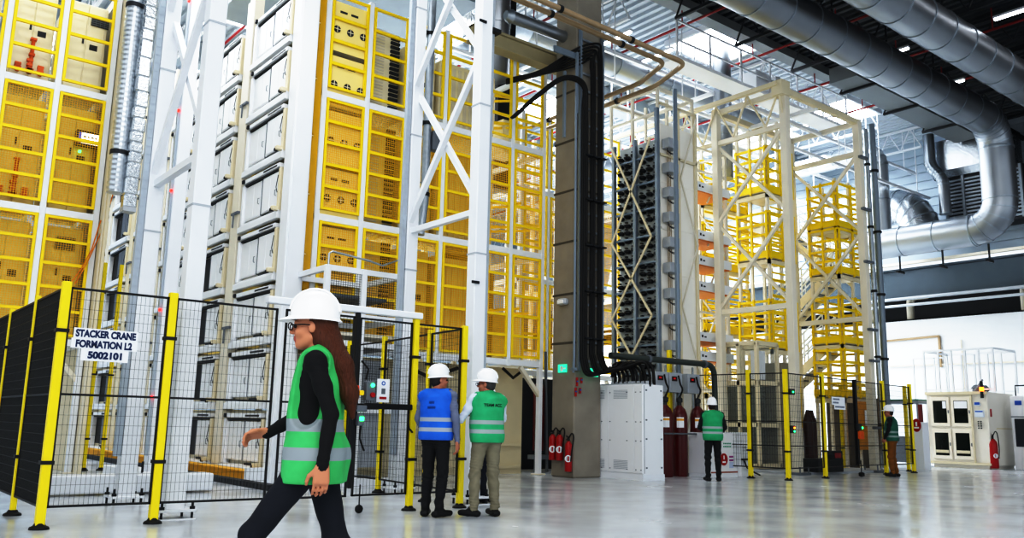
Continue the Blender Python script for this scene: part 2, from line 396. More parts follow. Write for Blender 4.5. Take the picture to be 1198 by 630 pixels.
# equipment inside rack B
g = 'equipment behind yellow guards'
def cabinet(loc, w, d, h, label, kind, m=CREAM):
    x, y, z = loc; t = thing('equipment_cabinet', label, 'cabinet', loc, g)
    b = MB(); b.cbox((x,y,z),(x+w,y+d,z+h), .012)
    b.build('body', m if z > 7 else BOUNCEC, t)  # lower tiers carry the yellow bounce in their colour
    if kind == 'louver':
        b = MB(); n = int(h/.07)
        for i in range(n): b.box((x+.06,y-.012,z+.05+i*.07),(x+w*.55,y,z+.08+i*.07))
        b.build('louver', IVORY, t)
        b = MB()
        for i in range(int(h/.1)): b.box((x+w*.72,y-.05,z+.04+i*.1),(x+w*.98,y,z+.1+i*.1))
        b.build('cable_ladder', DGREY, t)
    if kind == 'rib':
        b = MB(); n = int(w/.16)
        for i in range(n): b.box((x+.04+i*.16,y-.02,z+.1),(x+.12+i*.16,y,z+h-.1))
        b.build('rib', IVORY if z > 7 else BOUNCEC, t)
    if kind == 'doors':
        b = MB(); b.cbox((x+.04,y-.02,z+.05),(x+w*.48,y,z+h-.05)); b.cbox((x+w*.5,y-.02,z+.05),(x+w-.04,y,z+h-.05)); dr = b.build('door', m if z > 7 else BOUNCEC, t)
        b = MB(); b.box((x+w*.4,y-.03,z+h*.55),(x+w*.45,y-.02,z+h*.62)); b.build('lock', DGREY, dr); b = MB(); b.box((x+w*.6,y-.026,z+h*.5),(x+w*.8,y-.02,z+h*.56)); b.build('nameplate', DGREY, dr)
    return t
for i, z in enumerate((2.62, 5.12, 7.65)):
    wd = ('lowest', 'middle', 'upper')[i]
    cabinet((8.28,15.6,z),.84,1.4,2.2 if i < 2 else 1.9,'cream louvred cabinet with cable ladder, %s tier of rack, beside the chamber fans' % wd,'louver')
    cabinet((9.3,15.6,z),.78,1.3,2.15 if i < 2 else 1.75,'cream two-door cabinet behind yellow guard, %s tier, third column of rack' % wd,'doors')
    cabinet((10.2,15.6,z),1.6,1.3,2.1 if i < 2 else 1.65,'wide ribbed cream cabinet behind yellow guard, %s tier under the lattice tower brace' % wd,'rib')
cabinet((12.35,15.7,2.6),.45,.5,1.05,'small cream switch box at the bottom end of the yellow rack','doors')
cabinet((12.3,15.9,7.64),.55,.6,.85,'cream box with black hose on the top tier of the yellow rack','doors')
b = MB(); b.box((12.1,16.9,2.6),(12.9,17,4.9)); b.box((11.2,16.9,2.6),(12.1,17,7.4)); b.build('back_sheet', mat('ochre_sheet','a98a3a',.6,0,.1,2), rackB)
# open structure in the end cell of rack B
for z in (3.6, 5.6, 6.2, 8.2, 8.9):
    b = MB(); b.bar((11.2,15.9,z),(12.9,15.9,z+.25),.06); b.build('inner_rail', YEL, rackB)
    b = MB(); b.bar((11.2,16.8,z),(12.9,15.5,z+.1),.05); b.build('inner_rail', YEL, rackB)
# lower closed panel under rack B
b = MB(); b.box((7.3,15.75,0),(12.95,15.8,2.4))
for x in (8.4, 9.6, 10.8, 12): b.box((x,15.72,.05),(x+.06,15.75,2.4))
b.box((7.3,15.7,.62),(12.9,15.75,.7)); b.box((7.3,15.7,.12),(12.9,15.75,.2))
for z in (.9,1.3,1.7): b.box((12.3,15.73,z),(12.36,15.75,z+.06))
b.build('skirt_panel', mat('skirt_beige', 'cfc5a8', .55, 0, .1, 1.5), rackB)
b = MB(); b.path([(9.5,15.5,2.3),(10.2,15.5,2.05),(10.9,15.5,2.3)], .04, 8); b.path([(12.0,15.3,2.35),(12.3,15.3,2.15),(12.6,15.3,2.35)], .035, 8); b.build('hanging_hose', RUB, rackB)
# inside rack A
for c in range(7):
    for i, z in enumerate((2.62, 5.12, 7.65)):
        x = 3.97-(c+1)*.97+.1
        cabinet((x,18.85,z),.76,1.3,2.2 if i < 2 else 2.0,'cream control cabinet, %s tier, %s column from the aisle edge of the far rack' % (('lowest','middle','upper')[i], ('first','second','third','fourth','fifth','sixth','seventh')[c]),'doors')
def grille(x, y, z, w, h, label):
    t = thing('vent_grille', label, 'vent', (x,y,z)); b = MB(); b.box((x,y,z),(x+w,y+.02,z+h)); b.build('frame', DGREY, t); b = MB()
    for i in range(5): b.box((x,y-.012,z+.02+i*h/5),(x+w,y,z+.02+i*h/5+h*.08))
    for i in range(1,4): b.box((x+i*w/4,y-.012,z),(x+i*w/4+.01,y,z+h))
    b.build('slat', MGREY, t)
for (px, py, w, h, lab) in ((107,23,.34,.22,'dark vent grille high on the far rack, above the aisle edge'),(64,285,.36,.26,'dark vent grille low on the far rack, above the mesh fence')):
    p = PY(px,py+6,18.78); grille(p.x,18.8,p.z,w,h,lab)
p = PY(91,167,18.7)
t = thing('control_screen', 'lit operator screen with blue bar on the far yellow rack', 'screen', tuple(p))
b = MB(); b.cbox((p.x-.05,18.66,p.z-.05),(p.x+.42,18.8,p.z+.27), .015); b.build('bezel', DGREY, t)
b = MB(); b.box((p.x+.04,18.652,p.z),(p.x+.39,18.66,p.z+.22)); b.build('display', mat('screen_white','f4f8ff',.3,0,0,1,emit=2.5), t)
b = MB(); b.box((p.x-.01,18.65,p.z),(p.x+.05,18.66,p.z+.22)); b.build('menu_bar', mat('screen_blue','2a4fb0',.3,0,0,1,emit=1), t)
b = MB()
for i in range(4): b.box((p.x+.09+i*.07,18.648,p.z+.12),(p.x+.13+i*.07,18.653,p.z+.16))
b.build('icon', INKG, t)
b = MB(); b.M = Matrix.Translation((p.x+.05,18.7,p.z-.18)) @ Matrix.Rotation(PI/2,4,'X'); b.lathe([(.03,0),(.03,.03)], n=12); b.build('indicator', GREENE, t)
for (px, py, lab, s) in ((33,86,'orange-red valve stack high on the far rack',1),(13,230,'orange-red valve stack lower on the far rack near the photo edge',1.05)):
    p = PY(px,py,18.7); t = thing('valve_stack', lab, 'valve', tuple(p))
    for dx, h in ((-.2,.18),(0,.3),(.02,.75),(.2,.2)):
        b = MB(); x = p.x+dx*s; 
        b.lathe([(.035,0),(.035,h*s)], (x,18.7,p.z), 10); b.box((x-.055,18.65,p.z+h*s-.05),(x+.055,18.75,p.z+h*s)); b.box((x-.06,18.65,p.z+.06),(x+.06,18.75,p.z+.1)); b.box((x-.05,18.65,p.z+h*s*.5),(x+.05,18.75,p.z+h*s*.5+.05)); b.build('valve', ORNG, t)
# orange signal cables hanging at the edge of rack A
cb = mat('orange_cable', 'e08a20', .5, 0, .05, 4)
for i, (a, e) in enumerate((((133,225),(88,332)),((118,258),(84,330)))):
    p = PY(*a,18.3); q = PY(*e,18.3); b = MB(); b.path([p, p.lerp(q,.4)+Vector((.05,0,-.1)), p.lerp(q,.75)+Vector((.04,0,-.05)), q], .012, 6)
    tag(b.build('signal_cable', cb), ('thin orange cable slanting down beside the far yellow rack' if i == 0 else 'shorter thin orange cable across the far yellow rack'), 'cable')
# end wall and ducts at the aisle edge of rack A
t = thing('rack_end_panel', 'beige end panel and upright beside the far yellow rack', 'panel', (4.05,18.3,0))
b = MB(); b.cbox((4.04,18.0,0),(4.1,20.4,10.2)); b.build('panel', BEIGE, t)
b = MB(); b.cbox((4.02,18.1,0),(4.1,18.2,10)); b.build('upright', IVORY, t)
t = thing('spiral_duct', 'round spiral silver duct hanging beside the far yellow rack', 'duct', (3.92,17,5.25))
b = MB(); b.lathe([(.15 if i % 2 else .158, i*.05) for i in range(150)], (3.93,17,5.25), 20); b.build('pipe', mat('spiral_silver','ccd2d8',.3,.7,.08,3), t)
b = MB(); b.lathe([(.165,0),(.165,.08)], (3.93,17,6.0), 20); b.build('clamp', DGREY, t); b = MB(); b.lathe([(.165,0),(.165,.08)], (3.93,17,9.0), 20); b.build('clamp', DGREY, t)
t = thing('foil_duct', 'foil-wrapped square duct beside the round spiral duct', 'duct', (4.14,16.8,4.95))
b = MB(); z = 4.95
while z < 12.5:
    dz = random.uniform(.2,.4); e = random.uniform(-.012,.012); b.cbox((4.04+e,16.7,z),(4.28+e,16.94,z+dz), .03); z += dz*.97
b.build('wrap', FOIL, t); b = MB(); b.box((4.03,16.69,4.88),(4.26,16.95,4.97)); b.build('end_collar', LGREY, t)
# ---------------------------------------------------------------- lattice towers
def tower(X, label, xb):
    t = thing('lattice_tower', label, 'tower', (X,11,0), 'white lattice towers')
    YN, YF, W = 10.05, 11.96, .105
    for y in (YN, YF):
        b = MB(); b.cbox((X-W,y-W,.1),(X+W,y+W,13.0), .012); c = b.build('column', WHITE, t)
        b = MB(); b.cbox((X-.2,y-.2,.08),(X+.2,y+.2,.11), .005); b.box((X-.2,y-.2,.0),(X+.2,y-.17,.012)); b.build('foot_plate', WHITE, c)
        b = MB()
        for sx in (-.165,.165):
            for sy in (-.165,.165): b.tube((X+sx,y+sy,0),(X+sx,y+sy,.2),.014,8); b.lathe([(.03,0),(.03,.03)], (X+sx,y+sy,.11), 6)
        b.build('anchor_bolt', DSTEEL, c)
        for z in (3.55, 5.85, 8.15): b = MB(); b.box((X-W-.006,y-W-.006,z),(X+W+.006,y+W+.006,z+.025)); b.build('strap', LGREY, c)
    for z0, z1 in ((4.28,6.66),(6.66,9.04),(9.04,11.4)):
        for a, e in ((z0,z1),(z1,z0)):
            b = MB(); b.bar((X+(.05 if a==z0 else -.05),YN,a),(X+(.05 if a==z0 else -.05),YF,e),.085); b.build('diagonal_brace', WHITE, t)
    b = MB(); b.bar((X,YN,4.22),(X,YF,4.22),.09); b.build('cross_bar', WHITE, t)
    for x, y in xb:
        b = MB(); b.box((x-.04,y-.04,.6),(x+.04,y-.03,12.8)); b.box((x-.04,y-.03,.6),(x-.03,y+.04,12.8)); b.box((x+.03,y-.03,.6),(x+.04,y+.04,12.8))
        z = .65
        while z < 12.7: b.box((x-.03,y-.045,z),(x+.03,y-.04,z+.03)); z += .12
        b.build('cable_tray', TRAYM, t)
    return t
t1 = tower(3.26, 'white lattice tower by the sign, standing inside the mesh fence', [(3.11,11.92)])
t2 = tower(7.35, 'white lattice tower behind the two talking men, in front of the yellow rack', [(7.52,10.08),(7.19,11.92)])
b = MB(); b.box((7.17,9.9,7.15),(7.3,9.92,7.19)); b.box((7.17,9.9,3.1),(7.3,9.92,3.14)); b.box((7.46,9.95,7.1),(7.62,10.1,7.16)); b.build('tray_clip', DSTEEL, t2)
t = thing('conduit', 'vertical galvanised conduit behind the tower in front of the yellow rack', 'pipe', (7.9,12.3,4))
b = MB(); b.path([(7.8,12.35,4.3),(7.86,12.35,4.9),(7.86,12.35,13.5)], .075, 14); b.build('tube', GALV, t)
b = MB()
for z in (5.0, 6.3, 8, 9.4): b.lathe([(.09,0),(.09,.06)], (7.86,12.35,z), 14); b.box((7.55,12.3,z+.01),(7.86,12.36,z+.05))
b.build('pipe_clamp', DSTEEL, t)
b = MB(); b.cbox((7.93,12.25,5.85),(8.08,12.4,6.2)); b.cbox((8.08,12.27,5.9),(8.13,12.38,6.1)); tag(b.build('junction_box', MGREY), 'small grey junction box with red plug on the conduit', 'box')
# stacker crane mast in the aisle
t = thing('stacker_crane', 'white stacker crane mast and base running in the aisle behind the fence', 'crane', (4.3,14.6,0))
b = MB(); b.cbox((4.22,14.35,.15),(4.43,14.6,12.8), .012); b.build('mast', WHITE, t)
b = MB(); b.cbox((2.35,13.3,.03),(4.9,13.7,.28), .02); b.cbox((4.1,13.7,.05),(4.5,16.5,.26)); b.build('base_beam', WHITE, t)
b = MB()
for x in (4.1,4.52):
    for y in (14.2, 14.72): b.tube((x,y,0),(x,y,.42),.018,8)
b.build('anchor_bolt', DSTEEL, t)
b = MB(); b.box((4.18,14.4,.5),(4.22,14.46,12.6)); b.build('cable_tray', TRAYM, t)
for i in range(5):
    b = MB(); z = 1.4+i*1.7-.3*(i%2); b.box((4.17,14.36,z),(4.2,14.4,z+.035)); b.build('status_lamp', REDE, t)
# floor rails at the chamber foot
t = thing('floor_rail', 'yellow floor rail running along the foot of the white chambers', 'rail', (6.2,17,0))
b = MB(); b.cbox((6.14,15.0,.0),(6.3,30,.17)); b.box((6.1,15.0,.17),(6.34,30,.2)); b.build('rail', mat('rail_yellow','e0a818',.5,0,.1,3), t)
b = MB(); b.box((6.05,14.9,0),(6.4,15.0,.26)); b.build('end_stop', WHITE, t)
t = thing('energy_chain', 'dark cable chain lying on the floor beside the yellow rail', 'cable chain', (5.9,16,0))
b = MB()
for i in range(90): b.box((5.72,13.2+i*.14,0),(5.9,13.2+i*.14+.11,.09))
b.build('chain_link', DGREY, t)
# ---------------------------------------------------------------- mesh cage in front of the yellow rack
t = thing('mesh_cage', 'white-framed mesh cage standing at the foot of the yellow rack behind the woman', 'cage', (6.75,13.6,0))
b = MB(); X0, X1, Y0, Y1, ZT = 6.72, 8.2, 13.6, 15.05, 3.8
for x in (X0, 7.44, X1):
    for y in (Y0, Y1): b.cbox((x-.05,y-.05,0),(x+.05,y+.05,ZT))
for z in (.12, 1.35, 2.5, 2.98, ZT):
    for y in (Y0, Y1): b.box((X0,y-.04,z-.1),(X1,y+.04,z))
    for x in (X0, X1): b.box((x-.04,Y0,z-.1),(x+.04,Y1,z))
b.build('frame', WHITE, t)
for p, q in ((X0,7.4),(7.48,X1)):
    for za, zb in ((1.4,2.4),(3.0,3.7)): wire_panel(p,q,za,zb,Y0,.045,.045,.005).build('wire_mesh', DGREY, t)
b = MB(); b.box((X0,Y0+.1,2.6),(X1,Y1,2.66)); b.box((X0+.1,Y0+.2,1.0),(7.3,Y1,2.3)); b.build('inner_box', IVORY, t)
b = MB(); b.box((X0+.1,Y0+.3,3.3),(X1-.1,Y1,3.36)); b.build('shelf', MGREY, t); b = MB(); b.box((7.5,Y0+.25,.3),(8.1,Y1,2.2)); b.build('drive_box', LGREY, t)
b = MB(); b.path([(6.74,13.62,3.8),(6.74,13.62,4.0),(6.8,13.62,4.05),(7.5,13.5,3.95),(7.75,13.5,3.9),(8.2,13.6,4.1),(8.28,13.7,5.2)], .02, 8); b.build('bent_pipe', GALV, t)
b = MB(); b.box((6.6,13.3,0),(8.35,13.55,.14)); b.build('plinth', WHITE, t)
# ---------------------------------------------------------------- safety fences
def fence_post(loc, label, group, h=2.45, w=.06, m=YELP):
    x, y = loc; t = thing('fence_post', label, 'post', (x,y,0), group)
    b = MB(); b.cbox((x-w/2,y-w/2,.02),(x+w/2,y+w/2,h), .006); b.build('post', m, t)
    b = MB(); b.lathe([(.095,0),(.09,.02),(.06,.035),(.045,.06)], (x,y,0), 14); b.build('base_foot', RUB, t)
    for z in (.62, 1.93): b = MB(); b.box((x-w/2-.02,y-w/2-.012,z),(x+w/2+.02,y+w/2+.012,z+.035)); b.build('clamp', BLK, t)
    return t
def fence_panel(p, q, label, group, z0=.2, z1=2.4, bars=(1.3,), sx=.046, sz=.1, w=.0024, name='mesh_fence'):
    p = Vector((p[0],p[1],0)); q = Vector((q[0],q[1],0)); d = (q-p); L = d.length; d.normalize()
    t = thing(name, label, 'fence panel', tuple((p+q)/2), group)
    M = Matrix(((d.x,-d.y,0,p.x),(d.y,d.x,0,p.y),(0,0,1,0),(0,0,0,1)))
    b = MB(); b.M = M; f = .022
    for z in (z0, z1-f): b.box((.04,-.012,z),(L-.04,.012,z+f))
    for x in (.04, L-.04-f): b.box((x,-.012,z0),(x+f,.012,z1))
    for z in bars: b.box((.04,-.014,z),(L-.04,.014,z+.02))
    b.build('frame', BLK, t)
    c = wire_panel(.06, L-.06, z0+.02, z1-.02, 0, sx, sz, w); b = MB(); b.M = M; b._add(c.v, c.f); b.build('wire_mesh', BLKW, t)
    return t
FG = 'yellow posts of the crane fence'; PG = 'black mesh panels of the crane fence'
fence_post((1.87,9.65), 'yellow fence post at the sharp corner of the crane fence, before the sign', FG, 2.45, .085)
fence_post((2.94,9.65), 'yellow fence post beyond the sign, standing before the white lattice tower', FG, 2.45, .085)
fence_post((1.87,11.1), 'yellow fence post behind the corner post, against the dark side mesh', FG)
fence_post((1.87,12.75), 'yellow fence post far along the dark side mesh', FG)
fence_post((1.87,14.4), 'yellow fence post at the far end of the dark side mesh', FG)
fence_post((6.08,9.63), 'yellow fence post behind the man in blue, end of the white gate rail', FG, 2.45, .075)
fence_post((6.87,9.63), 'yellow fence post between the two talking men', FG, 2.43, .075)
fence_post((6.95,10.6), 'yellow side-fence post behind the head of the man in blue', FG, 2.45, .07)
fence_post((7.13,12.22), 'yellow side-fence post carrying nothing, behind the paper notice', FG, 2.48, .07)
fence_post((7.13,13.4), 'yellow side-fence post deepest in, beside the mesh cage', FG, 2.48, .07)
fence_post((4.45,19.4), 'thin yellow post in the aisle beyond the sign, nearer the rack', FG, 4.3, .07)
fence_post((4.78,19.4), 'thin yellow post in the aisle beyond the sign, nearer the chambers', FG, 4.3, .07)
fence_panel((1.87,9.65),(2.94,9.65),'black mesh panel that carries the stacker crane sign',PG)
fence_panel((2.94,9.65),(4.2,9.65),'black mesh panel between the sign panel and the sliding gate',PG)
fence_panel((1.87,11.1),(1.87,9.65),'dark side mesh panel seen edge-on beside the corner post',PG, w=.0085, sx=.045)
fence_panel((1.87,12.75),(1.87,11.1),'second dark side mesh panel seen edge-on',PG, w=.0085, sx=.045)
fence_panel((1.87,14.4),(1.87,12.75),'third dark side mesh panel seen edge-on at the photo edge',PG, w=.0085, sx=.045)
fence_panel((6.08,9.65),(6.87,9.65),'narrow black mesh panel between two yellow posts behind the man in blue',PG)
fence_panel((6.87,9.65),(6.95,10.6),'short side mesh panel behind the man in blue',PG)
fence_panel((6.95,10.6),(7.13,12.22),'side mesh panel going in towards the mesh cage',PG)
fence_panel((7.13,12.22),(7.13,13.4),'innermost side mesh panel beside the mesh cage',PG)
fence_panel((4.2,9.6),(5.2,9.6),'black sliding gate leaf behind the walking woman',PG,bars=(1.3,),name='sliding_gate')
fence_panel((5.22,9.65),(6.08,9.65),'black mesh panel with lock and paper notice beside the gate post',PG)
t = thing('gate_post', 'slim black gate post with castor foot behind the walking woman', 'post', (5.21,9.62,0))
b = MB(); b.cbox((5.18,9.59,.3),(5.24,9.65,2.45)); b.build('post', BLK, t)
b = MB(); b.tube((5.36,9.62,.06),(5.36,9.62,.34),.008,8); b.M = Matrix.Translation((5.36,9.62,.05)) @ Matrix.Rotation(PI/2,4,'X'); b.lathe([(.03,-.02),(.05,-.012),(.05,.012),(.03,.02)], n=14); b.build('castor', RUB, t)
b = MB(); b.cbox((4.0,9.55,2.45),(6.14,9.68,2.53)); tag(b.build('gate_rail', WHITE), 'white overhead rail above the sliding gate', 'rail')
# safety lock
t = thing('safety_lock', 'gate safety lock with orange handle, green lamp and red button', 'lock', (5.25,9.55,1.3))
b = MB(); b.cbox((5.12,9.5,1.36),(5.22,9.6,1.54), .012); b.cbox((5.15,9.47,1.42),(5.19,9.5,1.48)); b.build('handle', mat('lock_orange','f0541e',.4,0,.05,3), t)
b = MB(); b.cbox((5.22,9.48,1.42),(5.28,9.56,1.48)); b.build('latch', YEL, t)
b = MB(); b.cbox((5.33,9.52,1.36),(5.46,9.62,1.6)); b.cbox((5.2,9.5,1.22),(5.34,9.6,1.3)); b.cbox((5.24,9.52,1.05),(5.32,9.6,1.2)); b.build('switch_box', MGREY, t)
b = MB(); b.M = Matrix.Translation((5.41,9.52,1.55)) @ Matrix.Rotation(PI/2,4,'X'); b.lathe([(.026,0),(.022,.02)], n=14); b.build('lamp', GREENE, t)
b = MB(); b.M = Matrix.Translation((5.41,9.52,1.43)) @ Matrix.Rotation(PI/2,4,'X'); b.lathe([(.032,0),(.03,.03)], n=14); b.build('button', RED, t)
b = MB(); b.cbox((5.25,9.51,1.11),(5.31,9.52,1.16)); b.build('status_lamp', GREENE, t)
b = MB(); b.cbox((4.95,9.5,1.24),(5.2,9.58,1.33)); b.cbox((5.34,9.55,1.26),(6.03,9.6,1.33)); b.build('lock_bar', BLK, t)
b = MB(); b.path([(5.98,9.57,1.26),(5.95,9.53,1.15),(5.97,9.53,1.03),(6.05,9.57,.98)], .012, 8); b.build('cable', RUB, t); b = MB(); b.path([(5.3,9.57,1.05),(5.28,9.55,.9),(5.36,9.57,.75)], .012, 8); b.build('cable', RUB, t); b = MB(); b.path([(5.34,9.57,1.62),(5.36,9.56,1.75),(5.27,9.58,1.85)], .012, 8); b.build('cable', RUB, t)
# stacker crane sign
NAVY = mat('ink_navy', '22355f', .6, 0, .02, 2)
t = thing('stacker_crane_sign', 'white two-plate sign with dark lettering hung on the mesh fence', 'sign', (2.28,9.62,1.66))
b = MB(); b.box((1.975,9.60,1.879),(2.60,9.612,1.985)); b.box((1.96,9.60,1.778),(2.60,9.612,1.879)); b.build('plate', PAPER, t)
b = MB(); b.box((2.06,9.598,1.655),(2.52,9.612,1.777)); b.build('number_plate', PAPER, t)
text('STACKER CRANE', .112, NAVY, t, face_y(2.285,9.596,1.932), bold=.005, fit=(.585,.078))
text('FORMATION L2', .112, NAVY, t, face_y(2.275,9.596,1.826), bold=.005, fit=(.545,.078))
text('5002101', .105, NAVY, t, face_y(2.29,9.592,1.715), bold=.005, fit=(.33,.076))
# paper notice
t = thing('paper_notice', 'white paper notice with blue round mark and red line on the gate mesh', 'notice', (5.63,9.6,1.5))
x0, x1, z0, z1 = 5.52, 5.70, 1.345, 1.64
b = MB(); b.box((x0,9.6,z0),(x1,9.606,z1)); b.build('sheet', PAPER, t)
b = MB(); b.M = Matrix.Translation((5.61,9.599,1.585)) @ Matrix.Rotation(PI/2,4,'X'); b.lathe([(.028,-.002),(.028,.002),(.016,.002),(.016,-.002)], n=20); b.build('round_mark', BLUEP, t)
b = MB(); b.box((5.585,9.597,1.45),(5.64,9.6,1.52)); b.build('picture', MGREY, t)
b = MB(); b.box((5.56,9.597,1.385),(5.66,9.6,1.415)); b.build('red_line', RED, t)
# right-hand safety fence
FG2 = 'yellow posts of the hoist fence'; PG2 = 'black mesh panels of the hoist fence'
A = Vector((17.2,12.5)); B_ = Vector((17.35,11.6)); C_ = Vector((19.1,11.75)); D_ = Vector((22.7,12.15)); E_ = Vector((24.6,12.35)); I_ = Vector((24.0,14.15))
A0 = Vector((17.0,14.0))
for p, l in ((A,'yellow fence post beside the white cabinet with red round mark'),(B_,'yellow fence post at the near corner of the hoist fence'),(C_,'yellow fence post next to the grey hoist sign'),(D_,'yellow fence post just behind the man in brown trousers'),(E_,'yellow fence post ending the hoist fence past the man in brown trousers'),(I_,'yellow fence post standing inside the hoist fence, behind its sign'),(Vector((25.4,12.9)),'yellow fence post turning the far corner of the hoist fence')):
    fence_post(tuple(p), l, FG2, 2.5, .09)
for p, q, l in ((A0,A,'mesh panel between gas cylinders and the fence post by the white cabinet'),(A,B_,'short mesh panel at the near corner of the hoist fence'),(B_,C_,'mesh panel in front of the glazed hoist cabin'),(C_,(20.9,11.95),'mesh panel carrying the grey hoist sign'),((20.9,11.95),D_,'mesh gate leaf beside the man in brown trousers'),(D_,E_,'mesh panel behind the man in brown trousers')):
    fence_panel(tuple(p), tuple(q), l, PG2, .25, 2.42, (.75,1.3), .06, .14, .0045)
t = thing('gate_post', 'slim black gate post with green lamp and orange tag in the hoist fence', 'post', (20.9,11.93,0))
b = MB(); b.cbox((20.86,11.88,.3),(20.94,11.97,2.44)); b.build('post', BLK, t)
b = MB(); b.tube((20.9,11.85,.06),(20.9,11.85,.4),.012,8); b.lathe([(.03,0),(.07,.02),(.07,.09),(.03,.11)], (20.9,11.85,0), 12); b.build('castor', RUB, t)
b = MB(); b.cbox((20.8,11.8,1.15),(20.95,11.88,1.32)); b.build('switch_box', DGREY, t)
b = MB(); b.cbox((20.93,11.78,1.19),(20.98,11.8,1.24)); b.build('lamp', GREENE, t)
b = MB(); b.cbox((20.82,11.78,.93),(21.0,11.86,1.13)); b.build('handle', ORNG, t)
t = thing('hoist_sign', 'two-plate white sign with small grey lettering on the hoist fence', 'sign', (19.7,11.75,1.9))
p = PY(973,464.5,11.78); q = PY(989,480,11.78)
b = MB(); b.box((p.x,11.78,q.z+.11),(q.x,11.79,p.z)); b.build('plate', PAPER, t)
b = MB(); b.box((p.x+.1,11.775,q.z),(q.x,11.785,q.z+.12)); b.build('number_plate', PAPER, t)
for z, s in ((p.z-.06,'HOIST'),(p.z-.15,'FORMATION'),(q.z+.06,'5002102')): pass
b = MB()
for k, (zz, xa, xb) in enumerate(((p.z-.075,.06,.30),(p.z-.16,.04,.27))):
    x = p.x+xa
    while x < p.x+xb: w = random.uniform(.025,.05); b.box((x,11.774,zz),(x+w,11.779,zz+.04)); x += w+.012
x = p.x+.13
while x < q.x-.05: b.box((x,11.768,q.z+.045),(x+.03,11.774,q.z+.085)); x += .042
b.build('lettering', INKG, t)
t = thing('fence_lamp_unit', 'small black lock unit with green and orange lamps on the hoist fence corner post', 'lock', (17.45,11.5,1.2))
b = MB(); b.cbox((17.42,11.5,1.05),(17.55,11.6,1.22)); b.build('switch_box', DGREY, t); b = MB(); b.cbox((17.42,11.5,1.92),(17.58,11.6,2.05)); b.build('switch_box', DGREY, t)
b = MB(); b.cbox((17.46,11.47,1.07),(17.5,11.5,1.11)); b.build('green_lamp', GREENE, t); b = MB(); b.cbox((17.46,11.47,1.96),(17.5,11.5,2.0)); b.build('green_lamp', GREENE, t)
b = MB(); b.cbox((17.46,11.47,1.15),(17.5,11.5,1.19)); b.build('orange_lamp', AMBE, t)
# ================================================================= MIDDLE: pillar, cables, cabinet, cylinders, fan tower
for i, z in enumerate((4.0, 5.2, 6.4, 7.6, 8.8, 2.9)):
    tag(MB().box((12.912,13.95,z),(12.92,14.68,z+.05)).box((12.93,13.922,z),(13.74,13.93,z+.05)).build('trim_%d' % (i+1), mat('concrete_joint','5d584e',.9,0,.2,5)), 'dark joint in the concrete pillar', None, None, 'structure')
# cable tray on the pillar front
t = thing('cable_tray', 'grey ladder cable tray fixed to the front of the concrete pillar', 'cable tray', (13.35,13.85,2.4))
b = MB(); 
for x in (12.97, 13.68): b.box((x-.03,13.82,2.3),(x+.03,13.9,10.4))
b.build('side_rail', STEELB, t)
z = 2.5
while z < 10.3: MB().box((13.0,13.86,z),(13.7,13.89,z+.05)).build('rung', GALV, t); z += .42
b = MB(); b.box((12.2,13.9,9.55),(13.1,13.95,9.7)); b.bar((12.86,13.86,8.2),(12.86,13.86,9.7),.06); b.bar((12.6,14.0,7.6),(12.6,14.0,9.2),.06); b.build('tray_bracket', STEELB, t)
# black power cables
def smooth(pts, n=7):
    P = [Vector(p) for p in pts]; P = [P[0]*2-P[1]] + P + [P[-1]*2-P[-2]]; out = []
    for i in range(1, len(P)-2):
        a, b_, c, d = P[i-1:i+3]
        for k in range(n):
            u = k/n; out.append(.5*((2*b_)+(c-a)*u+(2*a-5*b_+4*c-d)*u*u+(3*b_-a-3*c+d)*u**3))
    out.append(P[-2]); return out
xs = [12.98,13.025,13.07, 13.25,13.285,13.32, 13.49,13.52,13.55]
for i, x in enumerate(xs):
    y = 13.78 - (i % 3)*.02
    if i < 3: top = [(11.6,14.6+.05*i,8.0),(12.05,14.2,8.55+.03*i),(12.55,13.95,8.98+.03*i),(12.98,y,8.85+.04*i),(x,y,8.2)]
    else:
        h = 9.62 + (i-3)*.085
        top = [(11.9,15.3,9.05+.02*i),(12.4,14.6,9.2+.02*i),(12.9,13.9,h-.22),(13.2+.045*(i-3),y,h),(x-.03,y,h-.2),(x,y,h-.75)]
    cx = 13.98; cy = 13.75-.13*i
    bot = [(x,y,6),(x,y,3.1),(x+.01,y-.02,2.7-.03*(8-i)),(x+.12,y-.12,2.36-.02*(8-i)),(cx-.12,(y+cy)/2,2.36+.03*(i%3)),(cx,cy+.15,2.42+.04*(i%3)),(cx+.02,cy,2.25),(cx+.02,cy,1.98)]
    b = MB(); b.path(smooth(top+bot, 6), .027 if i >= 3 else .034, 9)
    tag(b.build('power_cable', RUB, None, True), 'black power cable running down the pillar tray into the white cabinet', 'cable', 'black power cables on the pillar')
b = MB()
for x in (13.12, 13.34, 13.55):
    z = 3
    while z < 8: b.box((x-.1,13.66,z),(x+.09,13.82,z+.03)); z += 1.05
b.build('cable_tie', DSTEEL, t)
# second short loop of cables into the cabinet
for i in range(3):
    y = 13.6-.3*i
    b = MB(); b.path(smooth([(13.85,13.7,2.2+.05*i),(13.95,y+.1,2.5),(14.2,y-.15,2.45),(14.25,y-.2,1.98)],6), .036, 8)
    tag(b.build('power_cable', RUB, None, True), 'short black power cable arching over the rear of the white cabinet', 'cable', 'short cables on the white cabinet')
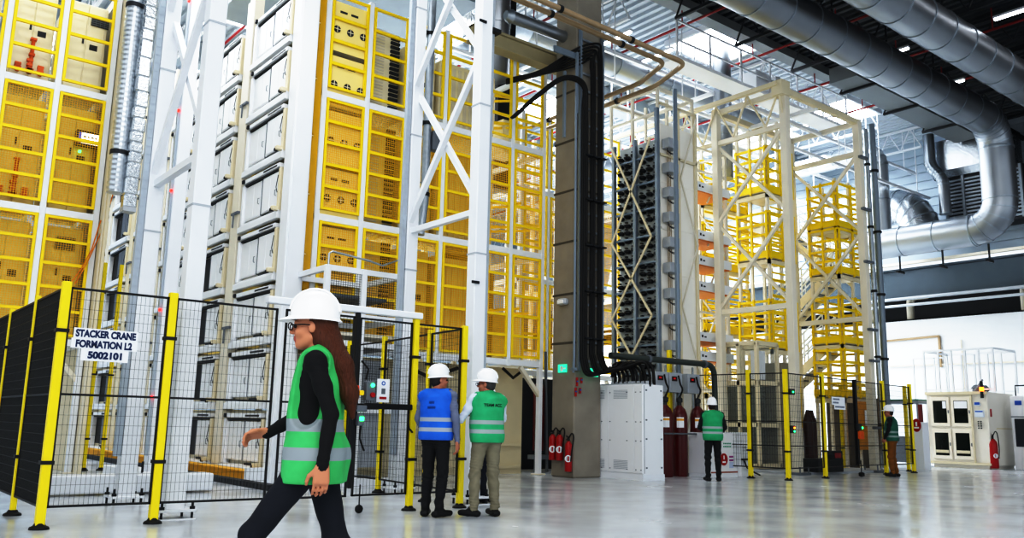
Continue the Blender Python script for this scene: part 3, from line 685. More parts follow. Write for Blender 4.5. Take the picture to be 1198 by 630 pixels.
# white electrical cabinet
t = thing('electrical_cabinet', 'large white electrical cabinet standing before the concrete pillar with black cables entering its top', 'cabinet', (14.08,13.64,0))
X0, X1, Y0, Y1 = 13.75, 14.42, 12.7, 14.55
b = MB(); b.cbox((X0+.02,Y0,.12),(X1,Y1,2.02), .012); b.build('body', WHITE2, t)
b = MB(); b.box((X0+.0,Y0-.01,0),(X1+.01,Y1+.01,.13)); b.build('plinth', WHITE, t)
pan = []
for ya, yb in ((Y1-.005,13.72),(13.71,12.95),(12.94,Y0+.005)):
    b = MB(); b.cbox((X0,yb,.15),(X0+.03,ya,2.0), .006); p = b.build('door', WHITE2, t); pan.append(p)
    b = MB()
    for z in (.22, .82, 1.22, 1.85):
        for yy in ((ya-.05),) + ((yb+.04,) if abs(ya-yb) < .3 else (yb+.2,)): b.box((X0-.008,yy-.018,z-.008),(X0,yy+.018,z+.008))
    b.build('latch', MGREY, p)
for ya in (14.25, 13.55):
    for z in (.22, 1.72):
        b = MB()
        for k in range(7): b.box((X0-.006,ya-.42,z+k*.028),(X0,ya,z+k*.028+.012))
        b.build('vent', LGREY, t)
b = MB()
for z in (.25, .85, 1.25, 1.88):
    b.box((X0+.1,Y0-.012,z),(X0+.14,Y0,z+.03)); b.box((X1-.1,Y0-.012,z),(X1-.06,Y0,z+.03))
b.box((X0+.05,Y0-.008,.15),(X0+.055,Y0,2.0)); b.build('side_latch', MGREY, t)
b = MB(); b.box((X0+.05,Y0+.1,2.02),(X1-.1,Y1-.1,2.05)); 
for i in range(12): b.tube((13.99+.02*(i%2),13.8-.13*i if i < 9 else 13.2,2.02),(13.99,13.8-.13*i if i < 9 else 13.2,2.1),.05,8)
b.build('cable_gland', LGREY, t)
# extinguishers at the pillar
def extinguisher(loc, label, h=.62, r=.085, group=None):
    x, y, z = loc; t = thing('fire_extinguisher', label, 'fire extinguisher', loc, group)
    b = MB(); b.lathe([(r*.9,0),(r,.02),(r,h*.72),(r*.9,h*.8),(r*.5,h*.87),(r*.28,h*.9)], loc, 18); b.build('cylinder', RED, t, True)
    b = MB(); b.lathe([(.025,h*.88),(.03,h*.96),(.02,h)], loc, 10); b.bar((x,y,z+h),(x-.09,y-.03,z+h+.03),.02); b.bar((x,y,z+h*.96),(x-.09,y-.03,z+h*.93),.018); b.build('valve_handle', BLK, t)
    b = MB(); b.path(smooth([(x,y,z+h*.97),(x+.0,y-.1,z+h*1.12),(x-.0,y-.16,z+h),(x-.03,y-r-.06,z+h*.6),(x-.03,y-r-.03,z+h*.3)],5), .014, 8); b.build('hose', RUB, t)
    b = MB(); b.M = Matrix.Translation((x-r*.72,y-r*.72,z+h*.38)) @ Matrix.Rotation(-PI/4,4,'Z') @ Matrix.Rotation(PI/2,4,'X'); b.lathe([(.075,-.004),(.075,.004),(.05,.004),(.05,-.004)], n=18); b.build('label_ring', PAPER, t)
    return t
ge = 'fire extinguishers on the concrete pillar'
extinguisher((12.83,14.52,.36), 'red fire extinguisher hung on the pillar, the one next to the yellow rack', group=ge)
extinguisher((12.83,14.29,.36), 'red fire extinguisher hung on the pillar, middle of the three', group=ge)
extinguisher((12.81,13.98,.14), 'red fire extinguisher hung lowest, at the pillar edge by the white cabinet', .72, .08, group=ge)
def exit_sign(loc, axis, label):
    x, y, z = loc; t = thing('exit_sign', label, 'exit sign', loc)
    if axis == 'x':
        b = MB(); b.box((x-.02,y-.14,z-.09),(x,y+.14,z+.09)); b.build('plate', EXITG, t)
        b = MB(); b.box((x-.026,y-.02,z-.06),(x-.02,y+.05,z+.05)); b.bar((x-.023,y-.11,z),(x-.023,y-.03,z),.006,.03); b.build('pictogram', PAPER, t)
    else:
        b = MB(); b.box((x-.14,y-.02,z-.09),(x+.14,y,z+.09)); b.build('plate', EXITG, t)
        b = MB(); b.box((x-.02,y-.026,z-.06),(x+.06,y-.02,z+.05)); b.bar((x-.11,y-.023,z),(x-.03,y-.023,z),.006,.03); b.build('pictogram', PAPER, t)
exit_sign((12.9,14.29,2.36),'x','green lit exit sign on the pillar side facing the men')
exit_sign((13.3,13.74,2.27),'y','green lit exit sign on the pillar front below the cables')
for y0, z0, lab in ((13.86,2.05,'upper red and blue pipe marker on the pillar corner'),(13.9,1.83,'lower red and blue pipe marker on the pillar corner')):
    t = thing('pipe_marker', lab, 'marker', (12.95,y0,z0))
    for k in range(2):
        b = MB(); b.box((12.9+.13*k,y0-.02,z0-.09+.07*k),(12.95+.13*k,y0,z0+.1)); b.build('red_tag', RED, t)
        b = MB(); b.box((12.9+.13*k,y0-.02,z0-.0+.04*k),(12.95+.13*k,y0-.025,z0+.03+.04*k)); b.build('blue_tag', BLUEP, t)
b = MB(); b.path([(12.84,13.88,2.25),(12.84,13.86,2.6),(12.84,13.86,9.4)], .03, 8); b.box((12.8,13.82,2.3),(12.9,13.92,2.36)); tag(b.build('conduit', STEELB), 'thin steel conduit on the edge of the concrete pillar', 'pipe')
t = thing('wall_light', 'small white lamp on the pillar above the exit sign', 'lamp', (12.85,14.25,3.85)); b = MB(); b.cbox((12.78,14.12,3.78),(12.92,14.4,3.92),.03); b.build('housing', LGREY, t); b = MB(); b.cbox((12.76,14.16,3.8),(12.79,14.36,3.88)); b.build('lens', PAPER, t)
# dark gear between rack and pillar
t = thing('gas_bottle', 'dark gas bottle on a stand in the gap between yellow rack and pillar', 'gas bottle', (13.9,16.2,0))
b = MB(); b.lathe([(.13,0),(.14,.03),(.14,1.45),(.09,1.6),(.04,1.66)], (13.85,16.2,.5), 16); b.build('bottle', MAROON, t, True)
b = MB(); b.bar((13.6,16.0,0),(13.75,16.1,2.2),.06); b.bar((14.05,16.1,0),(13.95,16.1,2.9),.05); b.box((13.6,16,.3),(14.1,16.3,.4)); b.build('stand', MGREY, t)
b = MB(); b.box((13.1,17.2,0),(16.2,17.4,2.3)); tag(b.build('darkness_sheet', DSTEEL), 'dark sheet standing for the darkness behind the concrete pillar', 'partition')  # dark sheet added for the darkness beneath the hidden rack
# brown pipes with double bends
def pipe_run(pts, r, name, m, label, cat='pipe', clampm=None, group=None):
    t = thing(name, label, cat, tuple(pts[0]), group)
    P = [Vector(p) for p in pts]; out = [P[0]]
    for i in range(1, len(P)-1):
        d1 = (P[i]-P[i-1]).normalized(); d2 = (P[i+1]-P[i]).normalized(); R = min(r*4.2, (P[i]-P[i-1]).length*.45, (P[i+1]-P[i]).length*.45)
        for k in range(7):
            u = k/6; a = P[i]-d1*R; c = P[i]+d2*R; out.append(a.lerp(P[i],u).lerp(P[i].lerp(c,u),u))
    out.append(P[-1]); b = MB(); b.path(out, r, 12); b.build('tube', m, t, True)
    if clampm:
        b = MB()
        for i in range(len(P)-1):
            L = (P[i+1]-P[i]).length; d = (P[i+1]-P[i]).normalized()
            for s in [1.2+2.0*k for k in range(int(max(0, L-1.5)/2.0)+1)]:
                if s < L-.4: b = MB(); b.tube(P[i]+d*s, P[i]+d*(s+.07), r*1.35, 12); b.build('clamp', clampm, t, True)
        pass
    return t
a = G(740,50,9.0); 
pipe_run([(7,11.72,9.0),(13.62,11.85,9.0),(14.05,13.0,9.0),(14.1,17.0,9.0)], .055, 'brown_pipe', BRONZE, 'brown pipe passing the pillar top and bending back, inner one of the pair', clampm=DSTEEL)
pipe_run([(7,11.45,9.0),(13.98,11.58,9.0),(14.45,12.9,9.0),(14.5,17.0,9.0)], .055, 'brown_pipe', BRONZE, 'brown pipe passing the pillar top and bending back, outer one of the pair', clampm=DSTEEL)
b = MB(); b.box((10.5,14.75,9.62),(13.2,14.95,9.98)); b.box((10.5,14.68,9.94),(13.2,15.02,10.0)); b.box((10.5,14.68,9.6),(13.2,15.02,9.66)); tag(b.build('steel_girder', mat('girder_tan','b3a98a',.6,0,.1,3)), 'tan steel girder with bolts meeting the concrete pillar', 'girder')
t = thing('ventilation_pipe', 'short round silver pipe with end cap above the yellow rack', 'duct', (11.7,14.4,10.3))
b = MB(); b.path([(11.2,14.35,10.25),(13.0,14.4,10.3)], .14, 16); b.build('pipe', SILV, t, True); b = MB(); b.path([(11.1,14.35,10.25),(11.25,14.35,10.25)], [.1,.17], 16); b.build('cap', GALV, t, True)
t = thing('ventilation_pipe', 'upright dark grey round duct above the rack beside the pillar', 'duct', (12.3,16.5,9.7)); b = MB(); b.lathe([(.42,0),(.42,1.4),(.44,1.4),(.44,1.5),(.42,1.5),(.42,4.2)], (12.4,16.5,9.75), 24); b.build('pipe', SILV, t, True)
b = MB(); b.box((13.2,17.3,7.2),(13.75,17.6,13.9)); tag(b.build('cable_riser', BLK), 'black vertical riser beside the pillar above the rack', 'riser')
b = MB(); b.box((6.8,16.0,11.3),(11.6,21,12.4)); tag(b.build('air_duct', mat('duct_dull','8a949c',.45,.4,.1,2)), 'large dull grey rectangular duct above the yellow rack', 'duct')
# ---------------------------------------------------------------- gas cylinders
g = 'maroon gas cylinders beside the white cabinet'
def gas_cyl(loc, label):
    x, y, z = loc; t = thing('gas_cylinder', label, 'gas cylinder', loc, g)
    b = MB(); b.lathe([(.165,0),(.182,.04),(.182,1.36),(.17,1.45),(.13,1.55),(.07,1.61),(.055,1.64)], loc, 22); b.build('cylinder', MAROON, t, True)
    b = MB(); b.lathe([(.05,1.62),(.05,1.7),(.075,1.72),(.075,1.8),(.03,1.83)], loc, 12); b.build('valve', DGREY, t, True)
    b = MB()
    for k in range(8):
        t0 = -PI*.9+k*.12; t1 = t0+.12; r = .185
        b._add([(x+r*math.cos(t0),y+r*math.sin(t0),1.12),(x+r*math.cos(t1),y+r*math.sin(t1),1.12),(x+r*math.cos(t1),y+r*math.sin(t1),1.36),(x+r*math.cos(t0),y+r*math.sin(t0),1.36)],[(0,1,2,3)])
    b.build('paper_label', PAPER, t)
    b = MB()
    for k in range(8):
        t0 = -PI*.9+k*.12; t1 = t0+.12; r = .187
        b._add([(x+r*math.cos(t0),y+r*math.sin(t0),1.28),(x+r*math.cos(t1),y+r*math.sin(t1),1.28),(x+r*math.cos(t1),y+r*math.sin(t1),1.33),(x+r*math.cos(t0),y+r*math.sin(t0),1.33)],[(0,1,2,3)])
    b.build('label_stripe', mat('label_orange','e8b040',.5,0,.03,2), t)
    b = MB(); b.path(smooth([(x,y,1.82),(x+.02,y-.08,2.0),(x+.1,y+.05,2.15),(x+.12,y+.12,2.35)],5), .02, 8); b.build('hose', RUB, t)
    return t
CX = [PY(779,557,13.6).x, PY(796,557,13.6).x, PY(817.5,557.5,13.6).x]
for x, w in zip(CX, ('half hidden by the white cabinet', 'middle of the row, paper label facing out', 'beside the man with his back turned')): gas_cyl((x,13.6,0), 'maroon gas cylinder, ' + w)
b = MB(); b.cbox((15.2,13.34,.96),(17.1,13.38,1.0)); b.cbox((15.2,13.8,.96),(17.1,13.84,1.0)); tag(b.build('cylinder_rail', MGREY), 'grey retaining rail in front of the maroon gas cylinders', 'rail')
for x, w in zip(CX, ('beside the white cabinet', 'above the middle gas cylinder', 'above the man with his back turned')):
    t = thing('control_box', 'small grey control box with red display, ' + w, 'control box', (x,13.9,2.0), 'control boxes above the gas cylinders')
    b = MB(); b.cbox((x-.1,13.8,1.95),(x+.36,14.0,2.42)); b.build('housing', LGREY, t)
    b = MB(); b.box((x-.02,13.79,2.22),(x+.16,13.8,2.33)); b.build('screen', mat('display_dark','3a1014',.3,0,.05,3), t)
    b = MB(); b.box((x+.02,13.786,2.26),(x+.1,13.792,2.30)); b.build('digits', mat('digit_red','d02020',.4,0,0,1,emit=.3), t)
pipe_run([(13.6,13.5,2.66),(17.2,13.5,2.66),(17.25,13.5,.1)], .07, 'header_pipe', mat('pipe_greygreen','4d5754',.4,.3,.08,3), 'dark grey-green header pipe above the gas cylinders turning down', clampm=MGREY)
for x in (15.9,16.25,16.9):
    b = MB(); b.cbox((x-.02,13.9,0),(x+.02,13.95,2.6)); tag(b.build('steel_stand', GALV), 'thin steel stand between the maroon gas cylinders', 'stand', 'steel stands of the gas cylinders')
b = MB(); b.cbox((16.25,14.1,.1),(16.35,14.2,3.0)); tag(b.build('yellow_upright', YELP), 'yellow upright behind the maroon gas cylinders', 'post')
# pedestal box with red round sign
t = thing('control_pedestal', 'white pedestal cabinet with red round mark and purple print', 'cabinet', (17.0,13.0,0))
q0 = PY(842,558,12.9); q1 = PY(865,557,12.9); q2 = PY(876,558,12.9); z1 = 1.02
b = MB(); b.cbox((q0.x-.25,12.95,.08),(q1.x,13.6,z1)); b.build('body', WHITE2, t)
b = MB(); b.cbox((q1.x+.01,12.85,0),(q2.x,13.6,z1+.02)); b.box((q0.x-.25,12.94,0),(q1.x,13.6,.08)); b.build('side_cabinet', WHITE, t)
b = MB(); b.cbox((q1.x+.05,12.74,.7),(q2.x-.04,12.85,.98)); b.cbox((q1.x+.08,12.78,.62),(q2.x-.1,12.85,.68)); b.build('dispenser', PAPER, t)
b = MB(); b.path([(q1.x+.05,12.8,.4),(q1.x+.14,12.78,.22),(q2.x-.02,12.7,.1),(q2.x+.1,12.65,.05)], .018, 8); b.box((q1.x+.02,12.8,.39),(q2.x-.1,12.85,.43)); b.build('hose', DSTEEL, t)
b = MB(); b.box((q0.x-.25,12.945,.1),(q1.x,12.95,.13)); b.build('red_line', mat('line_rust','a8604a',.5,0,.05,3), t)
cx = PY(847,538,12.94); b = MB(); b.M = Matrix.Translation((cx.x,12.945,cx.z)) @ Matrix.Rotation(PI/2,4,'X'); b.lathe([(.14,0),(.14,.006)], n=24); rm = b.build('red_mark', RED, t)
b = MB(); b.box((cx.x-.02,12.935,cx.z),(cx.x+.02,12.94,cx.z+.09)); b.box((cx.x-.06,12.935,cx.z-.08),(cx.x+.06,12.94,cx.z-.04)); b.build('hand_symbol', PAPER, rm)
b = MB(); b.box((cx.x+.21,12.944,cx.z+.04),(cx.x+.36,12.95,cx.z+.08)); b.box((cx.x+.21,12.944,cx.z-.04),(cx.x+.36,12.95,cx.z)); b.build('purple_print', PURP, t)
b = MB(); b.box((cx.x+.21,12.944,cx.z-.2),(cx.x+.36,12.95,cx.z-.06)); b.build('fine_print', mat('print_pale','c9d4ec',.5,0,.02,2), t)
b = MB()
for i in range(6):
    for j in range(2): b.box((cx.x+.0+i*.05,12.944,cx.z+.28+j*.07),(cx.x+.03+i*.05,12.95,cx.z+.31+j*.07))
b.build('green_dots', mat('dot_green','2f9a78',.5,0,.03,2), t)
# ---------------------------------------------------------------- fan tower
t = thing('fan_tower', 'tall tower of stacked black fan units with cross bracing behind the white cabinet', 'tower', (17,15.3,0))
FX, FY0, FY1, FZ = 16.3, 14.49, 16.05, 8.65
b = MB(); b.box((FX+.25,FY0+.05,0),(17.75,FY1,FZ)); b.build('core', mat('core_grey','c2cace',.6,0,.15,3), t)
b = MB()
for y in (FY0, 15.27, FY1): b.cbox((FX-.05,y-.05,0),(FX+.06,y+.05,FZ+(.75 if y == FY0 else .05)))
b.build('post', STEELB, t)
b = MB(); z = .3
while z < FZ+.1: b.box((FX-.01,FY0,z),(FX+.05,FY1,z+.05)); z += .71
b.build('shelf_beam', mat('shelf_blue','8292a4',.4,.3,.1,3), t)
nodes = [8.6, 5.95, 3.9, 1.9]
for i in range(3):
    a = (FX-.07, FY1, nodes[i]); c = (FX-.07, FY0, nodes[i]); m_ = nodes[i+1]
    for p, q in (((FY1,nodes[i]),(FY0+.15,m_)),((FY0+.15,nodes[i]),(FY1,m_))):
        b = MB(); b.bar((FX-.08,p[0],p[1]),(FX-.08,q[0],q[1]),.03,.06); b.build('cross_brace', BEIGE, t)
fan = None; rest = MB(); cnt = 0; z = 8.35; row = 0
def fan_mesh(b, x, y, z):
    b.cbox((x+.02,y-.08,z-.06),(x+.2,y+.08,z+.045), .04); b.cbox((x-.02,y-.055,z-.042),(x+.04,y+.04,z+.02), .025); b.box((x+.02,y-.03,z+.07),(x+.1,y+.03,z+.1)); return b
while z > .35:
    for k in range(6):
        y = FY0+.17+.245*k+(.06 if k > 2 else 0); zz = z + .03*math.sin(row*1.7+k)
        if cnt < 100:
            if fan is None:
                b = fan_mesh(MB(), FX+.06, y, zz); FANM = mat('fan_black','24282c',.4,.1,.2,6); fan = b.build('fan_unit', FANM, t); f0 = (y, zz)
            else:
                q = fan.copy(); COL.objects.link(q); q.parent = t; q.location = (0, y-f0[0], zz-f0[1])
        else: fan_mesh(rest, FX+.06, y, zz)
        cnt += 1
    row += 1; z -= .2367
tag(rest.build('fan_unit_rows', FANM, t), kind='stuff')
# beige side with boxes
t = thing('beige_enclosure', 'tall beige panel enclosure with lattice bracing next to the black fan tower', 'enclosure', (17,14.45,0))
b = MB(); b.box((16.42,14.48,0),(17.8,14.52,9.0)); b.box((17.76,14.5,0),(17.8,16,9.0))
for z in (1.4,2.6,3.8,5.0,6.2,7.4): b.box((16.42,14.465,z),(17.8,14.48,z+.015))
b.box((16.42,14.46,6.15),(17.1,14.48,6.25)); b.build('panel', mat('panel_offwhite','f6f3ea',.5,0,.05,1.2), t)
b = MB()
for x in (17.08, 17.78): b.cbox((x-.04,14.4,0),(x+.04,14.48,9.55))
for z in (8.1, 9.5): b.box((16.35,14.4,z),(17.8,14.46,z+.06))
b.build('upright', BEIGE, t)
zs = [9.4, 7.6, 5.9, 4.2, 2.5, .8]
for i in range(5):
    b = MB(); p, q = (17.1,17.76) if i % 2 else (17.76,17.1); b.bar((p,14.38,zs[i]),(q,14.38,zs[i+1]),.035); b.build('diagonal_brace', IVORY, t)
b = MB()
for dx in (.2,.26,.32): b.tube((16.42+dx,14.42,1),(16.42+dx,14.42,8.6),.012,6)
b.build('thin_conduit', BRONZE, t)
for i in range(9):
    z = 8.42-.66*i
    if z < 2.2: break
    tt = thing('cable_box', 'grey cable box on the beige enclosure, %s from the top' % ('topmost' if i == 0 else ORD[i]), 'box', (16.6,14.35,z), 'grey cable boxes beside the fan tower')
    b = MB(); b.cbox((16.44,14.2,z-.13),(16.82,14.44,z+.13)); b.build('housing', LGREY, tt)
    b = MB()
    for k in range(2): b.path(smooth([(16.5,14.3,z-.12),(16.48,14.28,z-.22),(16.65,14.26,z-.26-.03*k),(16.8,14.28,z-.2),(16.8,14.3,z-.12)],4), .01, 6)
    b.build('cable_loop', DSTEEL, tt)
# steel frame above fan tower
t = thing('steel_framework', 'pale steel framework standing above the black fan tower', 'frame', (16.8,15.3,8.7))
b = MB()
for y in (14.5,15.4,16.2):
    for x in (16.35,17.75): b.bar((x,y,8.7),(x,y,10.0+.25*(y>15)),.07)
for x in (16.35,17.75): b.bar((x,14.5,9.95),(x,16.2,9.95),.08); b.bar((x,14.5,9.3),(x,16.2,9.3),.06)
for y in (14.5,16.2): b.bar((16.35,y,9.95),(17.75,y,9.95),.08)
b.build('beam', IVORY, t)
b = MB(); b.tube((16.4,13.95,0),(16.4,13.95,PY(772,98,13.95).z),.06,10); tag(b.build('conduit', STEELB), 'blue-grey conduit rising past the edge of the fan tower', 'pipe')
# ================================================================= RIGHT: gantry, scaffolds, machines, ducts
t = thing('gantry_tower', 'tall cream steel gantry tower with cross bracing inside the hoist fence', 'gantry', (21.7,14.1,0))
GX0, GX1, GY0, GY1, GH = 19.86, 23.65, 13.0, 15.33, 10.4
for x in (GX0, GX1):
    for y in (GY0, GY1):
        b = MB(); b.cbox((x-.105,y-.105,.05),(x+.105,y+.105,GH), .012); c = b.build('column', IVORY, t)
        b = MB(); b.cbox((x-.24,y-.24,0),(x+.24,y+.24,.06)); 
        for sx in (-.19,.19):
            for sy in (-.19,.19): b.tube((x+sx,y+sy,0),(x+sx,y+sy,.2),.02,8)
        b.build('foot_plate', MGREY, c)
for x in (GX0, GX1):
    for z in (4.38, 9.4, 10.35): b = MB(); b.bar((x,GY0,z),(x,GY1,z),.12,.14); b.build('cross_beam', IVORY, t)
    for z0, z1 in ((4.42,6.95),(6.95,9.36)):
        for a, e in ((z0,z1),(z1,z0)): b = MB(); dx = .04 if a == z0 else -.04; b.bar((x+dx,GY0,a),(x+dx,GY1,e),.085); b.build('diagonal_brace', IVORY, t)
for y in (GY0, GY1): b = MB(); b.bar((GX0-.1,y,10.38),(GX1+.1,y,10.38),.14,.16); b.build('cross_beam', BEIGE, t)
b = MB(); b.bar((GX0-.3,GY0,10.52),(GX0-.3,GY1+4,10.52),.12,.12); b.bar((GX0,GY0,9.42),(GX0+.0,GY1+3,9.42),.1); b.bar((GX0-.3,GY0,10.52),(GX0,GY0,9.42),.05)
for k in range(6): y = GY0+k*1.1; b.bar((GX0-.15,y,10.5),(GX0-.1,y+.55,9.45),.045); b.bar((GX0-.1,y+.55,9.45),(GX0-.15,y+1.1,10.5),.045)
b.build('top_girder', BEIGE, t)
b = MB(); b.bar((GX0-2,GY1+1.5,10.3),(GX1,GY1+1.5,10.3),.12); b.bar((GX0,14.2,10.3),(GX1,14.2,10.3),.1); b.bar((GX0,GY0,10.3),(GX1,GY1,10.3),.07); b.bar((21.5,GY0,10.3),(21.5,GY1,10.3),.1); b.build('top_bracing', WHITE, t)
b = MB(); 
for z in (1.2, 3.1, 4.0, 6.0, 7.6, 9.2): b = MB(); b.box((GX1-.2,GY0-.2,z),(GX1+.25,GY0-.1,z+.07)); b.build('clip', MGREY, t)
b = MB(); b.cbox((GX0-.3,12.85,10.2),(GX0+.1,13.2,10.62)); b.build('motor', BEIGE, t)
for (x, y, r, z1, m, l) in ((25.5,13.52,.1,10.9,STEELB,'dark grey vertical pipe beside the gantry tower'),(24.7,13.3,.07,10.5,GALV,'galvanised vertical conduit beside the gantry tower')):
    pipe_run([(x,y,.1),(x,y,z1)], r, 'conduit', m, l, clampm=DSTEEL)
# tray tower
t = thing('tray_tower', 'beige lift tower with white trays and orange undersides behind the gantry', 'tower', (19.9,16,0))
b = MB(); 
for x in (19.2, 20.7):
    for y in (15.7, 16.7): b.bar((x,y,0),(x,y,9.4),.09)
for z in (1.2,2.2,4.4,6.0,8.6,9.3):
    for y in (15.7,16.7): b.bar((19.2,y,z),(20.7,y,z),.06)
    for x in (19.2,20.7): b.bar((x,15.7,z),(x,16.7,z),.06)
for k in range(6): b.bar((20.7,15.7,1.2+k*1.3),(20.7,16.7,2.5+k*1.3),.045); b.bar((19.9,15.75,1.2+k*1.3),(20.7,15.75,2.5+k*1.3),.04)
b.build('mast', IVORY, t)
for i, z in enumerate((7.95, 6.5, 5.75, 5.0, 3.55, 3.0)):
    tt = thing('lift_tray', 'white tray with orange underside in the beige lift tower, %s from the top' % ('topmost' if i == 0 else ORD[i]), 'tray', (19.9,16,z), 'trays of the beige lift tower')
    b = MB(); b.cbox((19.05,15.55,z),(20.75,16.6,z+.26)); b.build('tray', WHITE, tt)
    b = MB(); b.box((19.1,15.6,z-.03),(20.7,16.55,z)); b.build('underside', mat('tray_orange','d98a40',.5,0,.1,3), tt)
    b = MB(); b.box((19.3,15.54,z+.1),(19.36,15.55,z+.17)); b.box((19.42,15.54,z+.1),(19.5,15.55,z+.14)); b.build('tray_mark', DGREY, tt)
# guarded scaffold towers
def scaffold(X0, X1, Y0, Y1, plats, top, label, guard_from=0):
    t = thing('scaffold_tower', label, 'scaffold', ((X0+X1)/2,(Y0+Y1)/2,0))
    b = MB()
    for x in (X0, (X0+X1)/2, X1):
        for y in (Y0, Y1): b.bar((x,y,0),(x,y,top),.08)
    b.build('leg', IVORY, t)
    for z in plats:
        b = MB(); b.box((X0-.05,Y0-.05,z),(X1+.05,Y1+.05,z+.06)); b.box((X0-.05,Y0-.05,z-.14),(X1+.05,Y0+.02,z+.03)); b.box((X0-.05,Y0-.05,z-.14),(X0+.02,Y1+.05,z+.03)); b.build('platform', BEIGE, t)
        b = MB()
        for h, w in ((.06,.2),(.4,.07),(.72,.07),(1.04,.08),(1.4,.07)):
            for y in (Y0-.06, Y1+.04): b.box((X0-.06,y-.02,z+h),(X1+.06,y+.02,z+h+w))
            for x in (X0-.06, X1+.04): b.box((x-.02,Y0-.06,z+h),(x+.02,Y1+.06,z+h+w))
        n = 2
        for i in range(n+1):
            x = X0+(X1-X0)*i/n; b.box((x-.03,Y0-.1,z),(x+.03,Y0-.05,z+1.5)); y = Y0+(Y1-Y0)*i/n; b.box((X0-.1,y-.03,z),(X0-.05,y+.03,z+1.5))
        b.build('guard_rail', YEL, t)
    return t
s1 = scaffold(21.75, 23.0, 14.95, 16.0, (1.2, 3.45, 6.15, 8.2), 10.6, 'yellow-railed scaffold tower seen through the gantry bracing, above the glazed cabin')
b = MB()
for z in (3.6, 5.0, 6.3): 
    for k in range(9): b.box((21.8,14.88,z+k*.24),(22.9,14.9,z+k*.24+.05))
b.build('guard_mesh', YEL, s1)
s2 = scaffold(23.95, 25.5, 14.0, 14.9, (2.1, 3.7, 5.85, 7.3), 8.9, 'yellow-railed scaffold stair tower beside the grey vertical pipe')
s3 = scaffold(22.0, 24.3, 17.6, 18.6, (2.2, 4.2, 6.3, 8.4), 10.3, 'yellow-railed scaffold tower standing behind the beige lift tower')
b = MB()
for k in range(22): b.box((22.0,17.5,2.4+k*.3),(24.3,17.53,2.47+k*.3))
b.build('guard_mesh', YEL, s3)
def stair(x, p, q, label):
    t = thing('stair_flight', label, 'stairs', (x,(p[0]+q[0])/2,min(p[1],q[1])), 'white stair flights between scaffolds')
    for dx in (0, .75):
        b = MB(); b.bar((x+dx,p[0],p[1]),(x+dx,q[0],q[1]),.05,.26); b.build('stringer', BEIGE, t)
        b = MB()
        for h in (.5,.85,1.15): b.bar((x+dx,p[0],p[1]+h),(x+dx,q[0],q[1]+h),.04)
        n = 6
        for i in range(n+1): u = i/n; y = p[0]+(q[0]-p[0])*u; z = p[1]+(q[1]-p[1])*u; b.bar((x+dx,y,z),(x+dx,y,z+1.15),.035)
        b.build('handrail', WHITE, t)
    b = MB(); n = 8
    for i in range(n): u = (i+.5)/n; y = p[0]+(q[0]-p[0])*u; z = p[1]+(q[1]-p[1])*u; b.box((x,y-.13,z),(x+.75,y+.13,z+.03))
    b.build('tread', MGREY, t); return t
stair(24.5, (14.95,5.75), (17.0,4.1), 'white-railed stair flight with beige stringer descending from the scaffold platform')
stair(24.5, (14.95,3.6), (17.0,2.0), 'lowest white-railed stair flight just above the hoist fence')
stair(25.6, (17.2,8.0), (14.9,5.95), 'uppermost white-railed stair flight behind the gantry bracing')
b = MB(); b.box((24.4,17.0,3.95),(26.4,18,4.05)); b.box((24.4,17.0,7.9),(26.4,18.2,8.0)); b.bar((24.5,18,0),(24.5,18,8.9),.08); b.bar((26.3,18,0),(26.3,18,8.9),.08); tag(b.build('stair_landing', BEIGE), 'beige stair landing behind the gantry tower', 'landing')
# glazed hoist cabin
t = thing('hoist_cabin', 'beige glazed hoist cabin behind the hoist fence, below the yellow scaffold', 'cabin', (20.7,14.9,0))
CX0, CX1, CY0, CY1 = 20.15, 21.1, 14.35, 15.5
b = MB()
for x in (CX0, CX1):
    for y in (CY0, 14.95, CY1): b.cbox((x-.05,y-.05,.1),(x+.05,y+.05,3.5))
for z in (.15, 1.25, 2.4, 3.5):
    for x in (CX0, CX1): b.box((x-.05,CY0,z-.07),(x+.05,CY1,z+.05))
    for y in (CY0, CY1): b.box((CX0,y-.05,z-.07),(CX1,y+.05,z+.05))
b.build('frame', BEIGE, t)
b = MB(); b.box((CX0-.01,CY0,.15),(CX0+.01,CY1,3.5)); b.box((CX0,CY0-.01,.15),(CX1,CY0+.01,3.5)); b.build('pane', CLEARGL, t)
b = MB(); b.box((CX0+.05,14.7,.2),(CX1-.1,CY1-.1,2.3)); b.build('machine_block', mat('olive_dark','6b6a58',.6,0,.2,3), t)
b = MB(); b.box((CX0+.2,14.5,2.5),(CX0+.6,14.7,3.3)); b.build('notice', PAPER, t)
b = MB(); b.cbox((21.2,14.3,0),(21.9,15.3,3.0)); tag(b.build('dark_box', mat('cab_dim','9a927c',.6,0,.15,3)), 'dim beige cabinet beside the glazed hoist cabin', 'cabinet')
b = MB(); b.cbox((19.9,12.9,.0),(24.5,15.4,.06)); tag(b.build('base_slab', LGREY), 'pale base slab under the gantry tower', 'slab')
b = MB(); b.cbox((25.4,14.7,0),(27.2,15.5,2.2)); tag(b.build('dark_box', mat('dim_block_brown','5a5040',.6,0,.15,3)), 'dark brown block added to dim the bright gap behind the hoist sign', 'cabinet')  # block added to darken the bright gap between fence posts
t = thing('drive_unit', 'dark drive unit with orange light on the floor inside the hoist fence', 'machine', (21.2,13.2,0)); b = MB(); b.cbox((20.4,12.75,.06),(21.6,13.25,.4)); b.cbox((21.0,12.7,.4),(21.5,13.0,.6)); b.build('housing', DSTEEL, t); b = MB(); b.cbox((21.1,12.68,.42),(21.4,12.7,.55)); b.build('red_cover', RED, t)
